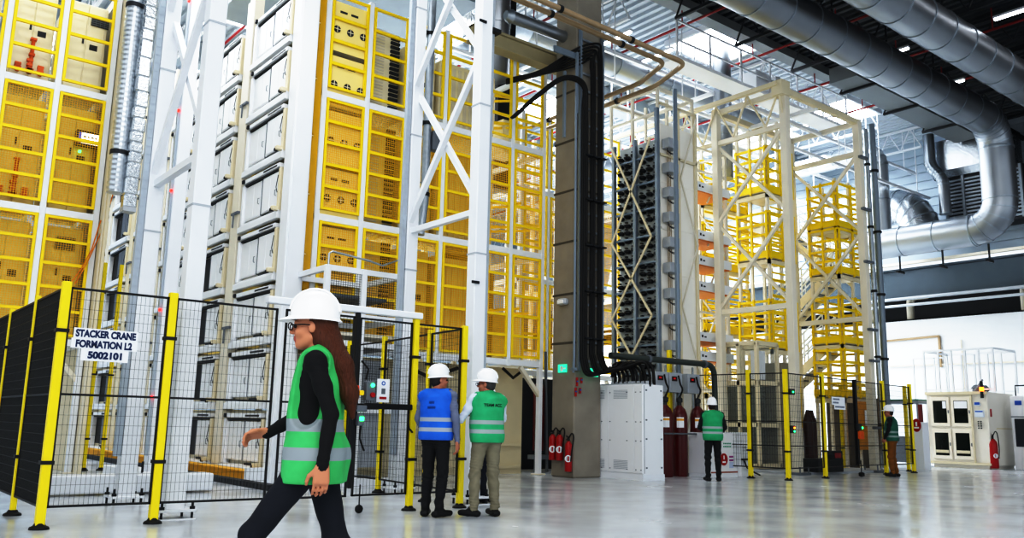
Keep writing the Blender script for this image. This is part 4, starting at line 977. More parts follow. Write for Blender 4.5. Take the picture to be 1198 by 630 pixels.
for (x, y, m, l) in ((22.6,14.4,mat('maroon_dark','3c1a18',.4,0,.1,3),'dark red gas cylinder inside the hoist fence, nearer the sign'),(22.95,14.5,mat('maroon_dark','3c1a18'),'dark red gas cylinder inside the hoist fence, farther from the sign')):
    b = MB(); b.lathe([(.13,0),(.14,.04),(.14,1.35),(.08,1.5),(.05,1.65)], (x,y,.06), 18); tag(b.build('gas_cylinder', m, None, True), l, 'gas cylinder')
b = MB(); b.cbox((23.9,13.6,.6),(24.9,13.7,2.0)); tag(b.build('orange_guard', mat('guard_amber','d8981c',.5,0,.1,3)), 'amber guard plate with paper inside the hoist fence', 'guard')
b = MB(); b.box((24.3,13.57,1.3),(24.5,13.59,1.75)); tag(b.build('paper_notice', PAPER), 'narrow white paper notice behind the hoist fence gate', 'notice')
# ---------------------------------------------------------------- machines by the end wall
t = thing('test_machine', 'beige test machine with four dark windows and amber signal light by the white wall', 'machine', (30.9,13.5,0))
MX, MYL, MYR, MX1 = 30.0, 14.5, 12.5, 32.1
b = MB(); b.cbox((MX+.05,MYR,.1),(MX1,MYL,2.5), .02); b.box((MX+.1,MYR+.1,0),(MX1-.1,MYL-.1,.1)); b.build('body', mat('machine_beige','efeadf',.45,0,.04,1), t)
b = MB(); b.box((MX-.02,MYR,.12),(MX+.05,MYL,.2)); b.box((MX-.03,MYR-.02,2.42),(MX+.05,MYL+.02,2.52)); b.box((MX-.02,12.98,.2),(MX+.04,13.02,2.4)); b.box((MX+.6,MYR-.01,1.3),(MX1,MYR,1.34)); b.build('trim_strip', BEIGE, t)
for (ya, yb) in ((14.35,13.72),(13.66,13.03)):
    for (za, zb) in ((.28,1.27),(1.36,2.34)):
        b = MB(); b.cbox((MX-.01,yb,za),(MX+.06,ya,zb), .012); d = b.build('door', mat('machine_door','f3ebdb',.4,0,.03,1), t)
        b = MB(); b.cbox((MX-.016,yb+.09,za+.12),(MX-.008,ya-.09,zb-.12), .003); b.build('window', mat('window_dark','1d2422',.15,0,.3,1.2), d)
        if za < 1: b = MB(); b.box((MX-.02,yb+.1,za+.2),(MX-.015,ya-.1,za+.3)); b.build('inner_sill', BEIGE, d)
        else: b = MB(); b.box((MX-.02,yb+(.1 if ya < 14 else .1),zb-.38),(MX-.016,yb+(.52 if ya < 14 else .22),zb-.14)); b.build('bright_pane', PAPER, d)
        b = MB(); b.box((MX-.03,yb+.02,(za+zb)/2-.05),(MX-.01,yb+.05,(za+zb)/2+.05)); b.build('latch', MGREY, d)
b = MB(); b.box((MX-.02,12.62,1.68),(MX+.05,12.9,1.9)); b.box((MX-.02,12.72,2.05),(MX+.05,12.9,2.15)); b.build('keypad', mat('panel_pale','dfe6f0',.4,0,.02,2), t)
b = MB(); b.box((MX-.025,12.72,2.08),(MX-.02,12.88,2.16)); b.box((MX-.025,12.64,1.84),(MX-.02,12.88,1.88)); b.build('blue_print', BLUEP, t)
b = MB()
for k in range(4): b.box((MX-.03,12.7,1.3+k*.07),(MX+.0,12.74,1.34+k*.07)); b.box((MX-.03,12.78,1.3+k*.07),(MX,12.82,1.34+k*.07))
b.build('button', DGREY, t)
b = MB(); b.box((MX+.2,MYR-.012,1.7),(MX+.3,MYR,1.95)); b.build('red_tag', RED, t)
sl = MB(); sl.lathe([(.05,0),(.05,.55)], (MX-.02,12.62,2.3), 12); o = sl.build('signal_tower', DSTEEL, t); sl = MB(); sl.lathe([(.065,0),(.065,.13)], (MX-.02,12.62,2.52), 12); sl.build('amber_lamp', AMBE, o)
b = MB(); b.bar((MX+.1,12.9,2.55),(MX-.05,12.55,2.9),.03,.05); b.cbox((MX+.2,12.7,2.5),(MX+.9,13.1,2.75), .1); b.build('top_arm', MGREY, t)
t = thing('guard_cage', 'tall white open frame cage standing on the beige test machine', 'cage', (31,13.4,2.5))
b = MB()
for x in (30.25, 32.0):
    for y in (12.3,12.75,13.2,13.65,14.1,14.6): b.bar((x,y,2.52),(x,y,3.95),.06)
    b.bar((x,12.3,3.95),(x,14.6,3.95),.07); b.bar((x,12.3,2.6),(x,14.6,2.6),.05)
for y in (12.3,14.6): b.bar((30.25,y,3.95),(32.0,y,3.95),.07)
b.build('frame', WHITE, t)
t = thing('guard_cage', 'white open frame cage beside the beige test machine, nearer the man in brown trousers', 'cage', (32.5,15.4,0))
b = MB()
for y in (14.9,15.3,15.7,16.1): b.bar((32.5,y,0),(32.5,y,3.9),.05)
for z in (2.3,3.9): b.bar((32.5,14.9,z),(32.5,16.1,z),.05)
b.build('frame', WHITE, t)
b = MB(); b.cbox((29.9,14.62,.75),(30.0,14.75,2.1)); tag(b.build('red_column', MAROON), 'narrow dark red upright at the edge of the beige test machine', 'post')
t = thing('side_machine', 'grey conveyor machine behind the end post of the hoist fence', 'machine', (30.5,15.4,0)); b = MB(); b.cbox((30.1,14.85,.1),(31.4,16.6,1.0)); b.bar((30.2,14.9,1),(30.2,14.9,2.2),.06); b.bar((30.2,16.4,1),(30.2,16.4,2.2),.06); b.box((30.1,14.8,2.15),(31.4,16.6,2.25)); b.build('body', MGREY, t); b = MB(); b.box((30.08,14.8,2.25),(31.4,16.6,2.29)); b.build('green_edge', mat('edge_green','2c6a4a',.5,0,.05,2), t)
t = thing('warning_stand', 'white stand with red oval warning mark at the hoist fence end post', 'stand', (26.9,13.35,0)); p = PX(1073.5,498,26.5)
b = MB(); b.cbox((26.5,p.y-.14,0),(26.9,p.y+.16,1.45)); b.build('stand', WHITE, t); b = MB(); b.M = Matrix.Translation((26.49,p.y+.03,p.z)) @ Matrix.Rotation(-PI/2,4,'Y'); b.lathe([(.2,0),(.2,.008)], n=20, sy=.7); o = b.build('red_mark', RED, t); b = MB(); b.box((26.472,p.y,p.z-.03),(26.48,p.y+.05,p.z+.1)); b.box((26.472,p.y-.05,p.z-.1),(26.48,p.y+.1,p.z-.05)); b.build('symbol', PAPER, o)
extinguisher(tuple(PX(1164,548.5,30.15)), 'tall red fire extinguisher on the floor between the two machines by the wall', 1.05, .13)
t = thing('milling_machine', 'white machine with large dark window cut by the photo edge', 'machine', (31.3,11,0))
b = MB(); b.cbox((31.05,9.0,.0),(33.5,12.2,2.4), .02); b.build('body', WHITE2, t)
b = MB(); b.cbox((31.02,9.3,.75),(31.06,12.1,1.65), .01); b.build('window', mat('window_dim','343c48',.15,0,.4,.9), t)
b = MB(); b.box((31.03,9.0,1.7),(31.05,12.2,1.73)); b.box((31.03,11.62,1.73),(31.05,11.65,2.35)); b.build('seam', MGREY, t)
b = MB(); b.cbox((30.98,11.2,1.85),(31.05,11.4,2.05)); b.build('dial', BLK, t); b = MB(); b.box((31.03,11.85,2.1),(31.05,12.05,2.24)); b.build('blue_print', BLUEP, t)
b = MB(); b.path([(31.3,12.1,2.4),(31.3,12.1,2.75),(31.3,11.3,2.75),(31.3,11.3,2.4)], .025, 8); b.build('hoop', DGREY, t)
b = MB(); b.bar((37.12,19.6,5.15),(37.12,17.2,5.22),.09); b.bar((37.12,17.2,5.22),(37.12,17.2,3.9),.09); tag(b.build('wall_pipe', BRONZE), 'brown pipe bending down on the white end wall', 'pipe')
b = MB(); b.bar((37.12,19.5,4.02),(37.12,11,3.98),.06); 
for y in (12.2,13.5,16.3): b.bar((37.12,y,2.2),(37.12,y,5.0),.05)
tag(b.build('wall_conduit', IVORY), 'thin pale conduit along the white end wall', 'conduit')
# ---------------------------------------------------------------- ducts
def big_duct(pts, r, label, step=1.15, dm=None):
    t = thing('air_duct', label, 'duct', tuple(pts[0])); P = [Vector(p) for p in pts]; segs = [P[0]]; corner = []
    for i in range(1, len(P)-1):
        d1 = (P[i]-P[i-1]).normalized(); d2 = (P[i+1]-P[i]).normalized(); R = r*1.7
        a = P[i]-d1*R; c = P[i]+d2*R; segs.append(a)
        for k in range(1, 5):
            u = k/5; th = u*PI/2; segs.append(a + d1*R*math.sin(th) + d2*R*(1-math.cos(th)))
        segs.append(c)
    segs.append(P[-1]); b = MB(); b.path(segs, r, 28); b.build('pipe', dm or SILV, t, True)
    def fl(p, d, R): b = MB(); b.path([p,p+d*.05], R, 28); b.build('flange', GALV, t, True)
    for i in range(len(segs)-1):
        L = (segs[i+1]-segs[i]).length; d = (segs[i+1]-segs[i]).normalized()
        if L > step:
            n = int(L/step)
            for k in range(n+1): fl(segs[i]+d*(L*k/n-.03), d, r+.022)
        else: fl(segs[i+1]-d*.03, d, r+.018)
    return t
d1 = big_duct([(4,12.1,12.0),(31.35,12.1,12.0),(31.35,12.1,8.25),(31.35,19.5,8.25)], .56, 'long round silver duct that bends down and back at the end wall')
big_duct([(6,10.0,12.0),(35.8,10.0,12.0)], .56, 'round silver duct crossing the photo corner under the dark roof')
b = MB()
for y in (12.6,14.2,15.8,17.4): b.bar((31.35,y,7.1),(31.35,y,7.7),.05); b.box((31.1,y-.04,7.05),(31.6,y+.04,7.12))
for x in (12,15,18,21,24,27): b.bar((x,12.1,12.5),(x,12.1,13.9),.04)
b.build('hanger', DSTEEL, d1)
big_duct([(33,24,12.6),(33,17.3,12.6),(33,17.3,9.0)], .38, 'bright silver duct bending down behind the gantry tower', dm=mat('spiral_silver','ccd2d8'))
big_duct([(15,18.4,12.6),(26,18.4,12.6)], .42, 'pale round duct under the lit roof behind the pillar')
big_duct([(34.9,18.6,10.6),(34.9,16.6,10.6),(34.9,16.6,8.6)], .75, 'wide silver elbow duct beside the louvred air handler', dm=FOIL)
big_duct([(35.2,16.2,13.5),(35.2,16.2,12.0),(35.2,15.7,11.6),(35.2,15.7,10.0)], .22, 'thin silver drop duct above the louvre')
t = thing('vertical_duct', 'upright silver duct rising behind the gantry top', 'duct', (21.6,16.6,9)); b = MB(); b.lathe([(.3,0),(.3,1.5),(.33,1.5),(.33,1.58),(.3,1.58),(.3,5)], (22.4,17.0,9.2), 22); b.build('pipe', SILV, t, True)
for i, (x, y, l) in enumerate(((22.3,15.6,'white box on the walkway above the gantry, nearer the pillar'),(23.2,15.5,'white box on the walkway above the gantry, farther from the pillar'))):
    b = MB(); b.cbox((x-.4,y-.3,11.75),(x+.4,y+.3,12.35)); tag(b.build('walkway_box', WHITE2), l, 'box')
b = MB(); b.box((18,15.2,11.55),(27,15.9,11.65)); 
for x in (18,19.5,21,22.5,24,25.5,27): b.bar((x,15.2,11.6),(x,15.2,12.7),.05)
for z in (12.1,12.7): b.bar((18,15.2,z),(27,15.2,z),.05)
tag(b.build('walkway', WHITE), 'white railed walkway under the roof above the gantry', 'walkway')
# air handler and louvre
t = thing('air_handler', 'silver air handling unit with dark louvre behind the bent duct', 'air handler', (36,14.6,9.5))
b = MB(); b.cbox((35.7,13.3,11.95),(37.0,16.4,13.3), .03); b._add([(35.7,13.3,11.95),(35.7,16.4,11.95),(35.9,16.4,11.7),(35.9,13.3,11.7),(37,13.3,11.95),(37,16.4,11.95),(37,16.4,11.7),(37,13.3,11.7)],[(0,1,2,3),(4,7,6,5),(0,3,7,4),(1,5,6,2)]); b.build('casing', FOIL, t)
b = MB(); b.cbox((36.0,13.0,9.5),(37.0,16.0,11.75)); b.build('plenum', DGREY, t)
b = MB(); n = 13
for i in range(n): z = 9.62+i*.155; b.box((35.93,13.1,z),(36.0,15.9,z+.08))
for y in (13.05,13.75,14.5,15.25,15.95): b.box((35.88,y-.05,9.55),(36.0,y+.05,11.7))
b.build('louvre', mat('louvre_grey','9aa2aa',.45,.3,.1,3), t)
# service pipes along the end beam
b = MB(); b.box((35.6,-4,8.2),(35.75,40,8.32)); tag(b.build('cable_channel', IVORY), 'cream cable channel along the top of the grey end beam', 'channel')
for i, (x, z, r, m, l) in enumerate(((35.7,6.75,.07,LGREY,'pale pipe directly below the grey end beam'),(35.6,6.45,.06,LGREY,'second pale pipe below the grey end beam'),(38.5,7.3,.14,GALV,'silver pipe in the dark recess above the white wall'))):
    b = MB(); b.tube((x,-4,z),(x,40,z),r,10); tag(b.build('service_pipe', m), l, 'pipe')
for i, (y, z) in enumerate(((13.9,6.9),(18.6,6.8),(20.4,6.9))):
    pipe_run([(37.6,y,6.05),(37.6,y,z+.3),(37.6,y-.8,z+.3)], .16, 'recess_pipe', IVORY, 'cream pipe bend in the dark recess, %s along the white wall' % ('beyond the bent duct' if i == 0 else ('middle one' if i == 1 else 'behind the gantry')))
# sprinkler pipes, lights, roof services
RP = mat('sprinkler_red', 'a02a2c', .4, 0, .08, 3)
for i, (x, y0, y1, z) in enumerate(((19.2,3,44,13.2),(22.75,3,44,13.2),(26.4,3,44,13.2),(29.6,3,44,13.2),(15.8,3,44,13.2),(9,18,44,13.2))):
    t = thing('sprinkler_pipe', 'red sprinkler pipe under the roof, %s run counted from the rack side' % ORD[[3,4,5,6,2,1][i] if i < 6 else 0].replace('bottom','first'), 'pipe', (x,y0,z), 'red sprinkler pipes')
    b = MB(); b.tube((x,y0,z),(x,y1,z),.04,8); b.build('tube', RP, t)
    b = MB(); y = y0+1
    while y < y1: b.tube((x,y,z),(x,y,13.9),.02,6); y += 3
    b.build('hanger', RP, t)
LT = mat('light_tube', 'f8fbff', .4, 0, 0, 1, emit=7)
k = 0
for x in (17.9, 19.8, 25.2, 29.0):
    for y in (8.5, 13.0, 17.9, 22.5, 27.5):
        if y < 15 and x < 25: continue
        if y == 8.5 and x > 26: continue
        k += 1; t = thing('strip_light', 'slim white strip light under the roof', 'light', (x,y,12.9), 'strip lights under the roof')
        b = MB(); b.box((x-.07,y-1.0,12.95),(x+.07,y+1.0,13.02)); b.build('housing', WHITE, t); b = MB(); b.box((x-.05,y-.98,12.9),(x+.05,y+.98,12.95)); b.build('tube', LT, t)
for i, (y, z, l) in enumerate(((17.2,12.2,'white service pipe under the roof near the girder'),(19.8,12.0,'white service pipe under the roof farther from the girder'),(21.5,11.4,'white service pipe under the roof most distant from the girder'),(16.7,11.0,'white cable channel hanging above the gantry'))):
    b = MB(); b.bar((13,y,z),(36,y,z),.1); 
    for x in range(14,36,3): b.bar((x,y,z),(x,y,13.9),.03)
    tag(b.build('service_pipe', WHITE), l, 'pipe')
for i, (x, z) in enumerate(((21.0,11.6),(24.8,11.2),(27.5,11.9),(30,11.3))):
    b = MB(); b.bar((x,16.3,z),(x,28.4,z),.14,.1)
    for y in range(17,28,3): b.bar((x,y,z),(x,y,13.9),.03)
    tag(b.build('cable_channel', WHITE), 'white cable channel hanging under the roof, %s bay from the pillar' % ORD[i+1].replace('second','first') if i == 0 else 'white cable channel hanging under the roof, %s bay from the pillar' % ORD[i], 'channel')
# ================================================================= PEOPLE (one continuous surface per body)
def sd_cone(P, a, b, ra, rb):
    a = np.array(a, float); b = np.array(b, float); ba = b-a; L2 = max(ba@ba, 1e-9)
    t = np.clip(((P-a)@ba)/L2, 0, 1)
    return np.linalg.norm(P-a-t[..., None]*ba, axis=-1) - (ra+(rb-ra)*t)
def sd_ell(P, c, r, Rm=None):
    q = P-np.array(c, float)
    if Rm is not None: q = q@Rm
    r = np.array(r, float); k0 = np.linalg.norm(q/r, axis=-1); k1 = np.linalg.norm(q/(r*r), axis=-1)
    return k0*(k0-1)/np.maximum(k1, 1e-6)
def prim_bounds(p):
    if p[0] == 'c': lo = np.minimum(np.array(p[1])-p[3], np.array(p[2])-p[4]); hi = np.maximum(np.array(p[1])+p[3], np.array(p[2])+p[4])
    else: m = max(p[2]); lo = np.array(p[1])-m; hi = np.array(p[1])+m
    return lo, hi
def evalp(p, P): return sd_cone(P, p[1], p[2], p[3], p[4]) if p[0] == 'c' else sd_ell(P, p[1], p[2], p[3])
def field(prims, h, pad=.05):
    B = [prim_bounds(p) for p in prims]
    lo = np.min([b[0] for b in B], 0)-pad; hi = np.max([b[1] for b in B], 0)+pad
    n = np.ceil((hi-lo)/h).astype(int)+1
    F = np.full(tuple(n), 1.0, np.float32)
    for p, (l, u) in zip(prims, B):
        i0 = np.maximum(((l-pad-lo)/h).astype(int), 0); i1 = np.minimum(((u+pad-lo)/h).astype(int)+2, n)
        ax = [lo[k]+h*np.arange(i0[k], i1[k]) for k in range(3)]
        P = np.stack(np.meshgrid(*ax, indexing='ij'), -1); d = evalp(p, P).astype(np.float32)
        s = F[i0[0]:i1[0], i0[1]:i1[1], i0[2]:i1[2]]; k = p[-2]
        hh = np.clip(.5+.5*(s-d)/k, 0, 1); s[...] = s*(1-hh)+d*hh-k*hh*(1-hh)
    return F, lo
def surfnet(F, lo, h):
    S = F < 0; n = np.array(F.shape)-1
    c = np.zeros(tuple(n), np.int8)
    for dx in (0,1):
        for dy in (0,1):
            for dz in (0,1): c += S[dx:dx+n[0], dy:dy+n[1], dz:dz+n[2]]
    I = np.argwhere((c > 0) & (c < 8)); idx = np.full(tuple(n), -1, np.int64); idx[I[:,0],I[:,1],I[:,2]] = np.arange(len(I))
    acc = np.zeros((len(I),3)); cnt = np.zeros(len(I))
    cs = [(i,j,k) for i in (0,1) for j in (0,1) for k in (0,1)]
    for a in cs:
        for b in cs:
            if sum(abs(a[q]-b[q]) for q in range(3)) == 1 and a < b:
                fa = F[I[:,0]+a[0],I[:,1]+a[1],I[:,2]+a[2]]; fb = F[I[:,0]+b[0],I[:,1]+b[1],I[:,2]+b[2]]
                m = (fa < 0) != (fb < 0); t = np.where(m, fa/np.where(m, fa-fb, 1), 0)
                p = np.array(a)+t[:,None]*(np.array(b)-np.array(a)); acc[m] += p[m]; cnt[m] += 1
    V = lo+h*(I+acc/np.maximum(cnt,1)[:,None]); Q = []
    for ax in range(3):
        u, v = (ax+1)%3, (ax+2)%3
        sl = [slice(None)]*3; sl2 = [slice(None)]*3; sl[ax] = slice(0,-1); sl2[ax] = slice(1,None)
        E = np.argwhere(S[tuple(sl)] != S[tuple(sl2)]); E = E[(E[:,u] > 0) & (E[:,v] > 0) & (E[:,u] < n[u]) & (E[:,v] < n[v])]
        def g(du, dv): J = E.copy(); J[:,u] -= du; J[:,v] -= dv; return idx[J[:,0],J[:,1],J[:,2]]
        q = np.stack([g(1,1), g(0,1), g(0,0), g(1,0)], 1); ins = S[E[:,0],E[:,1],E[:,2]]
        q[~ins] = q[~ins][:, ::-1]; Q.append(q)
    return V, np.concatenate(Q)
def np_mesh(name, V, Q, mats, mi, parent):
    me = bpy.data.meshes.new(name); me.from_pydata(V.tolist(), [], Q.tolist())
    for m in mats: me.materials.append(m)
    me.polygons.foreach_set('material_index', mi.astype(np.int32)); me.polygons.foreach_set('use_smooth', [True]*len(me.polygons)); me.update()
    o = bpy.data.objects.new(name, me); COL.objects.link(o); o.parent = parent; return o
def relax(V, Q, it=2, lam=.5):
    for _ in range(it):
        A = np.zeros_like(V); C = np.zeros(len(V))
        for k in range(4):
            a, b = Q[:,k], Q[:,(k+1)%4]; np.add.at(A, a, V[b]); np.add.at(C, a, 1); np.add.at(A, b, V[a]); np.add.at(C, b, 1)
        V = V+(A/np.maximum(C,1)[:,None]-V)*lam
    return V
def nrm(v): v = np.array(v, float); return v/np.linalg.norm(v)
def hand(prims, w, d, pn, side, curl=.5, s=1.0, tag='skin'):
    """w wrist, d hand direction, pn palm normal, thumb on side (+1/-1 along d x pn)."""
    d = nrm(d); pn = np.array(pn, float); pn = nrm(pn-d*(pn@d)); sd = np.cross(d, pn)*side
    w = np.array(w, float)
    for o in (-.03, -.01, .01, .03): prims.append(('c', w+d*.012*s+sd*o*.7*s, w+d*.085*s+sd*o*s, .019*s, .016*s, .012, tag))
    L = [.040, .045, .042, .034]
    for i, o in enumerate((.034, .012, -.011, -.033)):
        p0 = w+d*.085*s+sd*o*s; a = curl*.7; d1 = d*math.cos(a)+pn*math.sin(a); p1 = p0+d1*L[i]*s
        a2 = curl*1.7; d2 = d*math.cos(a2)+pn*math.sin(a2); p2 = p1+d2*L[i]*.75*s; a3 = curl*2.4; d3 = d*math.cos(a3)+pn*math.sin(a3); p3 = p2+d3*L[i]*.5*s
        prims += [('c', p0, p1, .0105*s, .0095*s, .004, tag), ('c', p1, p2, .0095*s, .0085*s, .004, tag), ('c', p2, p3, .0085*s, .007*s, .004, tag)]
    t0 = w+d*.025*s+sd*.03*s; t1 = t0+nrm(d*.7+sd*.8+pn*.35)*.045*s; t2 = t1+nrm(d+sd*.25+pn*.4)*.032*s; t3 = t2+nrm(d+pn*.4)*.022*s
    prims += [('c', t0, t1, .016*s, .012*s, .008, tag), ('c', t1, t2, .012*s, .0105*s, .004, tag), ('c', t2, t3, .0105*s, .008*s, .004, tag)]
def rotz(a): c, s = math.cos(a), math.sin(a); return np.array([[c,-s,0],[s,c,0],[0,0,1.]])
def roty(a): c, s = math.cos(a), math.sin(a); return np.array([[c,0,s],[0,1,0],[-s,0,c]])
SKIN = mat('skin_light', 'c98f72', .55, 0, .08, 12); SKIN2 = mat('skin_mid', 'b98068', .55, 0, .08, 12)
EYEW = mat('eye_dark', '2a1c18', .2, 0, 0, 1); HELM = mat('helmet_white', 'f7f8fa', .25, 0, .015, 2)
def person(S):
    """S: dict with pos, face (angle of +x), label, joint positions in local coords (x forward, y to the person's own left, z up)."""
    hres = S.get('h', .009); t = thing('person', S['label'], 'person', S['pos']); t.rotation_euler.z = S['face']
    J = S['J']; pr = []; torso = []
    k = .03; tw = S.get('tw', 1.0); lean = np.array(S.get('lean', (0,0,0)), float)
    def T(z, x=0, y=0): return np.array([x,y,z])+lean*max(0, z-.9)/.6
    sh = J['sh']; torso = [('e', T(.97,-.01), (.125*tw,.168*tw,.13), None, k, 'pants'), ('e', T(1.12,.01), (.118*tw,.150*tw,.17), None, k, 'top'), ('e', T(1.29,.0), (.125*tw,.172*tw,.19), None, k, 'top'),
             ('c', sh[0], sh[1], .062*tw, .062*tw, .04, 'top'), ('c', T(1.40,-.015), T(1.475,-.005), .095*tw, .058, .03, 'top')]
    pr += torso
    for s, (hip, kn, an, toe) in enumerate(J['leg']):
        hip = np.array(hip); kn = np.array(kn); an = np.array(an); toe = np.array(toe); q = S.get('lw', 1.0)
        pr += [('c', hip, kn, .098*q, .066*q, .03, 'pants'), ('c', kn, kn+(an-kn)*.35, .064*q, .062*q, .03, 'pants'), ('c', kn+(an-kn)*.3, an+(kn-an)*.06, .064*q, .052*q, .02, 'pants')]
        pr += [('e', hip+np.array([-.05,0,.02]), (.09,.095,.11), None, .03, 'pants')]
        d = nrm(toe-an); up = np.array([0,0,1.]); heel = an-d*np.array([1,1,0])*.05; heel[2] = an[2]-.045
        f1 = np.array([toe[0],toe[1],toe[2]]); side = np.cross(up, nrm(d*np.array([1,1,0])))
        for o in (-.018,.018): pr += [('c', heel+side*o, f1+side*o*1.3-d*.03, .036, .034, .02, 'shoe')]
        pr += [('c', an+up*.03, (heel+f1)/2+up*.01, .046, .042, .02, 'shoe')]
    for s, (el, wr, hd, pn, th, curl) in enumerate(J['arm']):
        a = np.array(sh[s]); el = np.array(el); wr = np.array(wr); q = S.get('aw', 1.0)
        slv = S.get('sleeve', 1.0)
        m1 = 'top'; pr += [('c', a, a+(el-a)*.5, .062*q, .053*q, .025, m1), ('c', a+(el-a)*.45, el, .053*q, .047*q, .02, m1)]
        mid = el+(wr-el)*.55
        pr += [('c', el, mid, .046*q, .040*q, .015, 'top' if slv > .3 else 'skin'), ('c', mid, wr, .038*q, .029, .015, 'top' if slv > .9 else 'skin')]
        hand(pr, wr, hd, pn, th, curl, S.get('hs', 1.0))
    # head
    H = np.array(J['head'], float); R = rotz(S.get('hyaw', 0)) @ roty(S.get('hpitch', 0))
    hp = []
    def hc(a, b, ra, rb, kk=.012, tg='skin'): hp.append(('c', H+R@np.array(a), H+R@np.array(b), ra, rb, kk, tg))
    def he(c, r, kk=.015, tg='skin'): hp.append(('e', H+R@np.array(c), r, R, kk, tg))
    he((-.012,0,.035),(.098,.076,.088)); he((.028,0,-.03),(.066,.060,.082)); hc((.02,0,-.07),(.066,0,-.094),.046,.024,.025)
    hc((-.0,.045,-.06),(.05,.02,-.09),.022,.02,.02); hc((-.0,-.045,-.06),(.05,-.02,-.09),.022,.02,.02)
    hc((.088,0,.012),(.111,0,-.026),.009,.012,.008); he((.104,.011,-.03),(.011,.009,.008),.006); he((.104,-.011,-.03),(.011,.009,.008),.006)
    hc((.082,-.034,.02),(.082,.034,.02),.013,.013,.012); hc((.09,-.016,-.056),(.09,.016,-.056),.0085,.0085,.006,'lip'); hc((.088,-.014,-.069),(.088,.014,-.069),.009,.009,.006,'lip')
    he((.062,.042,-.03),(.024,.022,.024),.02); he((.062,-.042,-.03),(.024,.022,.024),.02)
    for s in (1,-1): he((-.004,s*.076,-.008),(.022,.011,.032),.008)
    pr.append(('c', H+R@np.array((-.022,0,-.06)), T(1.46,-.01), .052, .058, .025, 'skin'))
    pr += hp
    F, lo = field(pr, hres); V, Q = surfnet(F, lo, hres); V = relax(V, Q, 1, .4)
    tags = ['skin','top','pants','shoe','lip']; C = V[Q].mean(1); best = np.full(len(C), 9.0); mi = np.zeros(len(C), int)
    for p in pr:
        d = evalp(p, C); m = d < best; best[m] = d[m]; mi[m] = tags.index(p[-1])
    mi[(mi == 2) & (C[:,2] > S.get('waist', .96))] = 1
    mi[(mi == 1) & (C[:,2] < S.get('waist', .96)) & (np.abs(C[:,1]) < .17) & (np.hypot(C[:,0], C[:,1]) < .2) & (best < .01) & S.get('tuck', False)] = 2
    vt = np.zeros(len(V), int); vt[Q.ravel()] = np.repeat(mi, 4); n_ = np.cross(V[Q[:,2]]-V[Q[:,0]], V[Q[:,3]]-V[Q[:,1]]); N = np.zeros_like(V)
    for k_ in range(4): np.add.at(N, Q[:,k_], n_)
    N /= np.maximum(np.linalg.norm(N, axis=1), 1e-9)[:,None]; x_, y_, z_ = V.T; ph = S['face']*3
    w_ = np.sin(46*z_+5*np.sin(11*y_+ph)+7*x_+ph)+.6*np.sin(83*z_-21*y_+9*np.sin(13*z_+ph)); kn_ = np.exp(-((z_-.5)/.10)**2)+np.exp(-((z_-.14)/.09)**2)+.5*np.exp(-((z_-.86)/.07)**2)+.25
    amp = np.where(vt == 2, .0062*kn_, np.where(vt == 1, .0032, 0)); V = V+N*(amp*w_*S.get('fold', 1.0))[:,None]
    np_mesh('body', V, Q, [S['skin'], S['top'], S['pants'], S['shoe'], S['lip']], mi, t)
    # eyes
    for s in (1,-1):
        b = MB(); c = H+R@np.array((.0875,s*.032,.002)); b.lathe([(.001,-.011),(.008,-.008),(.011,0),(.008,.008),(.001,.011)], tuple(c), 10); b.build('eye', EYEW, None, True).parent = t
    if S.get('glasses'):
        b = MB()
        for s in (1,-1):
            pts = [H+R@np.array((.112+.008*math.cos(q)-abs(.0),s*.034+.028*math.cos(q),.0+.02*math.sin(q))) for q in [i*PI/5 for i in range(11)]]; b.path(pts, .0028, 6)
            b.path([H+R@np.array((.108,s*.062,.006)), H+R@np.array((.04,s*.08,.006)), H+R@np.array((-.01,s*.083,.002))], .003, 6)
        b.path([H+R@np.array((.118,-.008,.004)), H+R@np.array((.118,.008,.004))], .003, 6); b.build('glasses', BLK).parent = t
    # hair
    hr = [('e', H+R@np.array((-.03,0,.02)), (.090,.081,.093), R, .02, 'h'), ('e', H+R@np.array((-.05,0,-.03)), (.06,.07,.06), R, .02, 'h')]
    for c in S.get('hair_chain', []): hr.append(('c', c[0], c[1], c[2], c[3], .03, 'h'))
    F, lo = field(hr, .01); V, Q = surfnet(F, lo, .01); V = relax(V, Q, 1)
    np_mesh('hair', V, Q, [S['hair']], np.zeros(len(Q)), t)
    # helmet
    Mh = Matrix(np.vstack([np.hstack([R, H[:,None]]), [0,0,0,1]]).tolist()) @ Matrix.Translation((-.008,0,.045)) @ Matrix.Rotation(S.get('htilt', -.10), 4, 'Y')
    b = MB(); b.M = Mh; n = 32; vs = []; fs = []
    prof = [(.96,-.012),(1.0,0),(.99,.03),(.95,.065),(.86,.10),(.70,.128),(.48,.147),(.24,.156),(.01,.158)]
    for r, z in prof:
        for q in range(n):
            a = 2*PI*q/n; rid = .006*max(0, math.cos(3*a))*(r > .3) if False else 0
            vs.append((.131*r*math.cos(a)*(1.0+rid), .108*r*math.sin(a), z*.95))
    for i in range(len(prof)-1):
        for q in range(n): w = (q+1)%n; fs.append((i*n+q,i*n+w,(i+1)*n+w,(i+1)*n+q))
    b._add(vs, fs); hm = b.build('helmet', HELM, None, True); hm.parent = t
    b = MB(); b.M = Mh; vs = []; fs = []
    for q in range(n):
        a = 2*PI*q/n; e = .014+.046*max(0, math.cos(a))**2.2
        for rr, z in ((0,.006),(e,-.008-.01*max(0,math.cos(a))),(e,-.014-.01*max(0,math.cos(a))),(-.006,-.008)):
            vs.append(((.130+rr)*math.cos(a), (.107+rr*.8)*math.sin(a), z))
    for q in range(n):
        w = (q+1)%n
        for j in range(4): l = (j+1)%4; fs.append((q*4+j,w*4+j,w*4+l,q*4+l))
    b._add(vs, fs); br = b.build('brim', HELM, None, True); br.parent = hm
    b = MB(); b.M = Mh
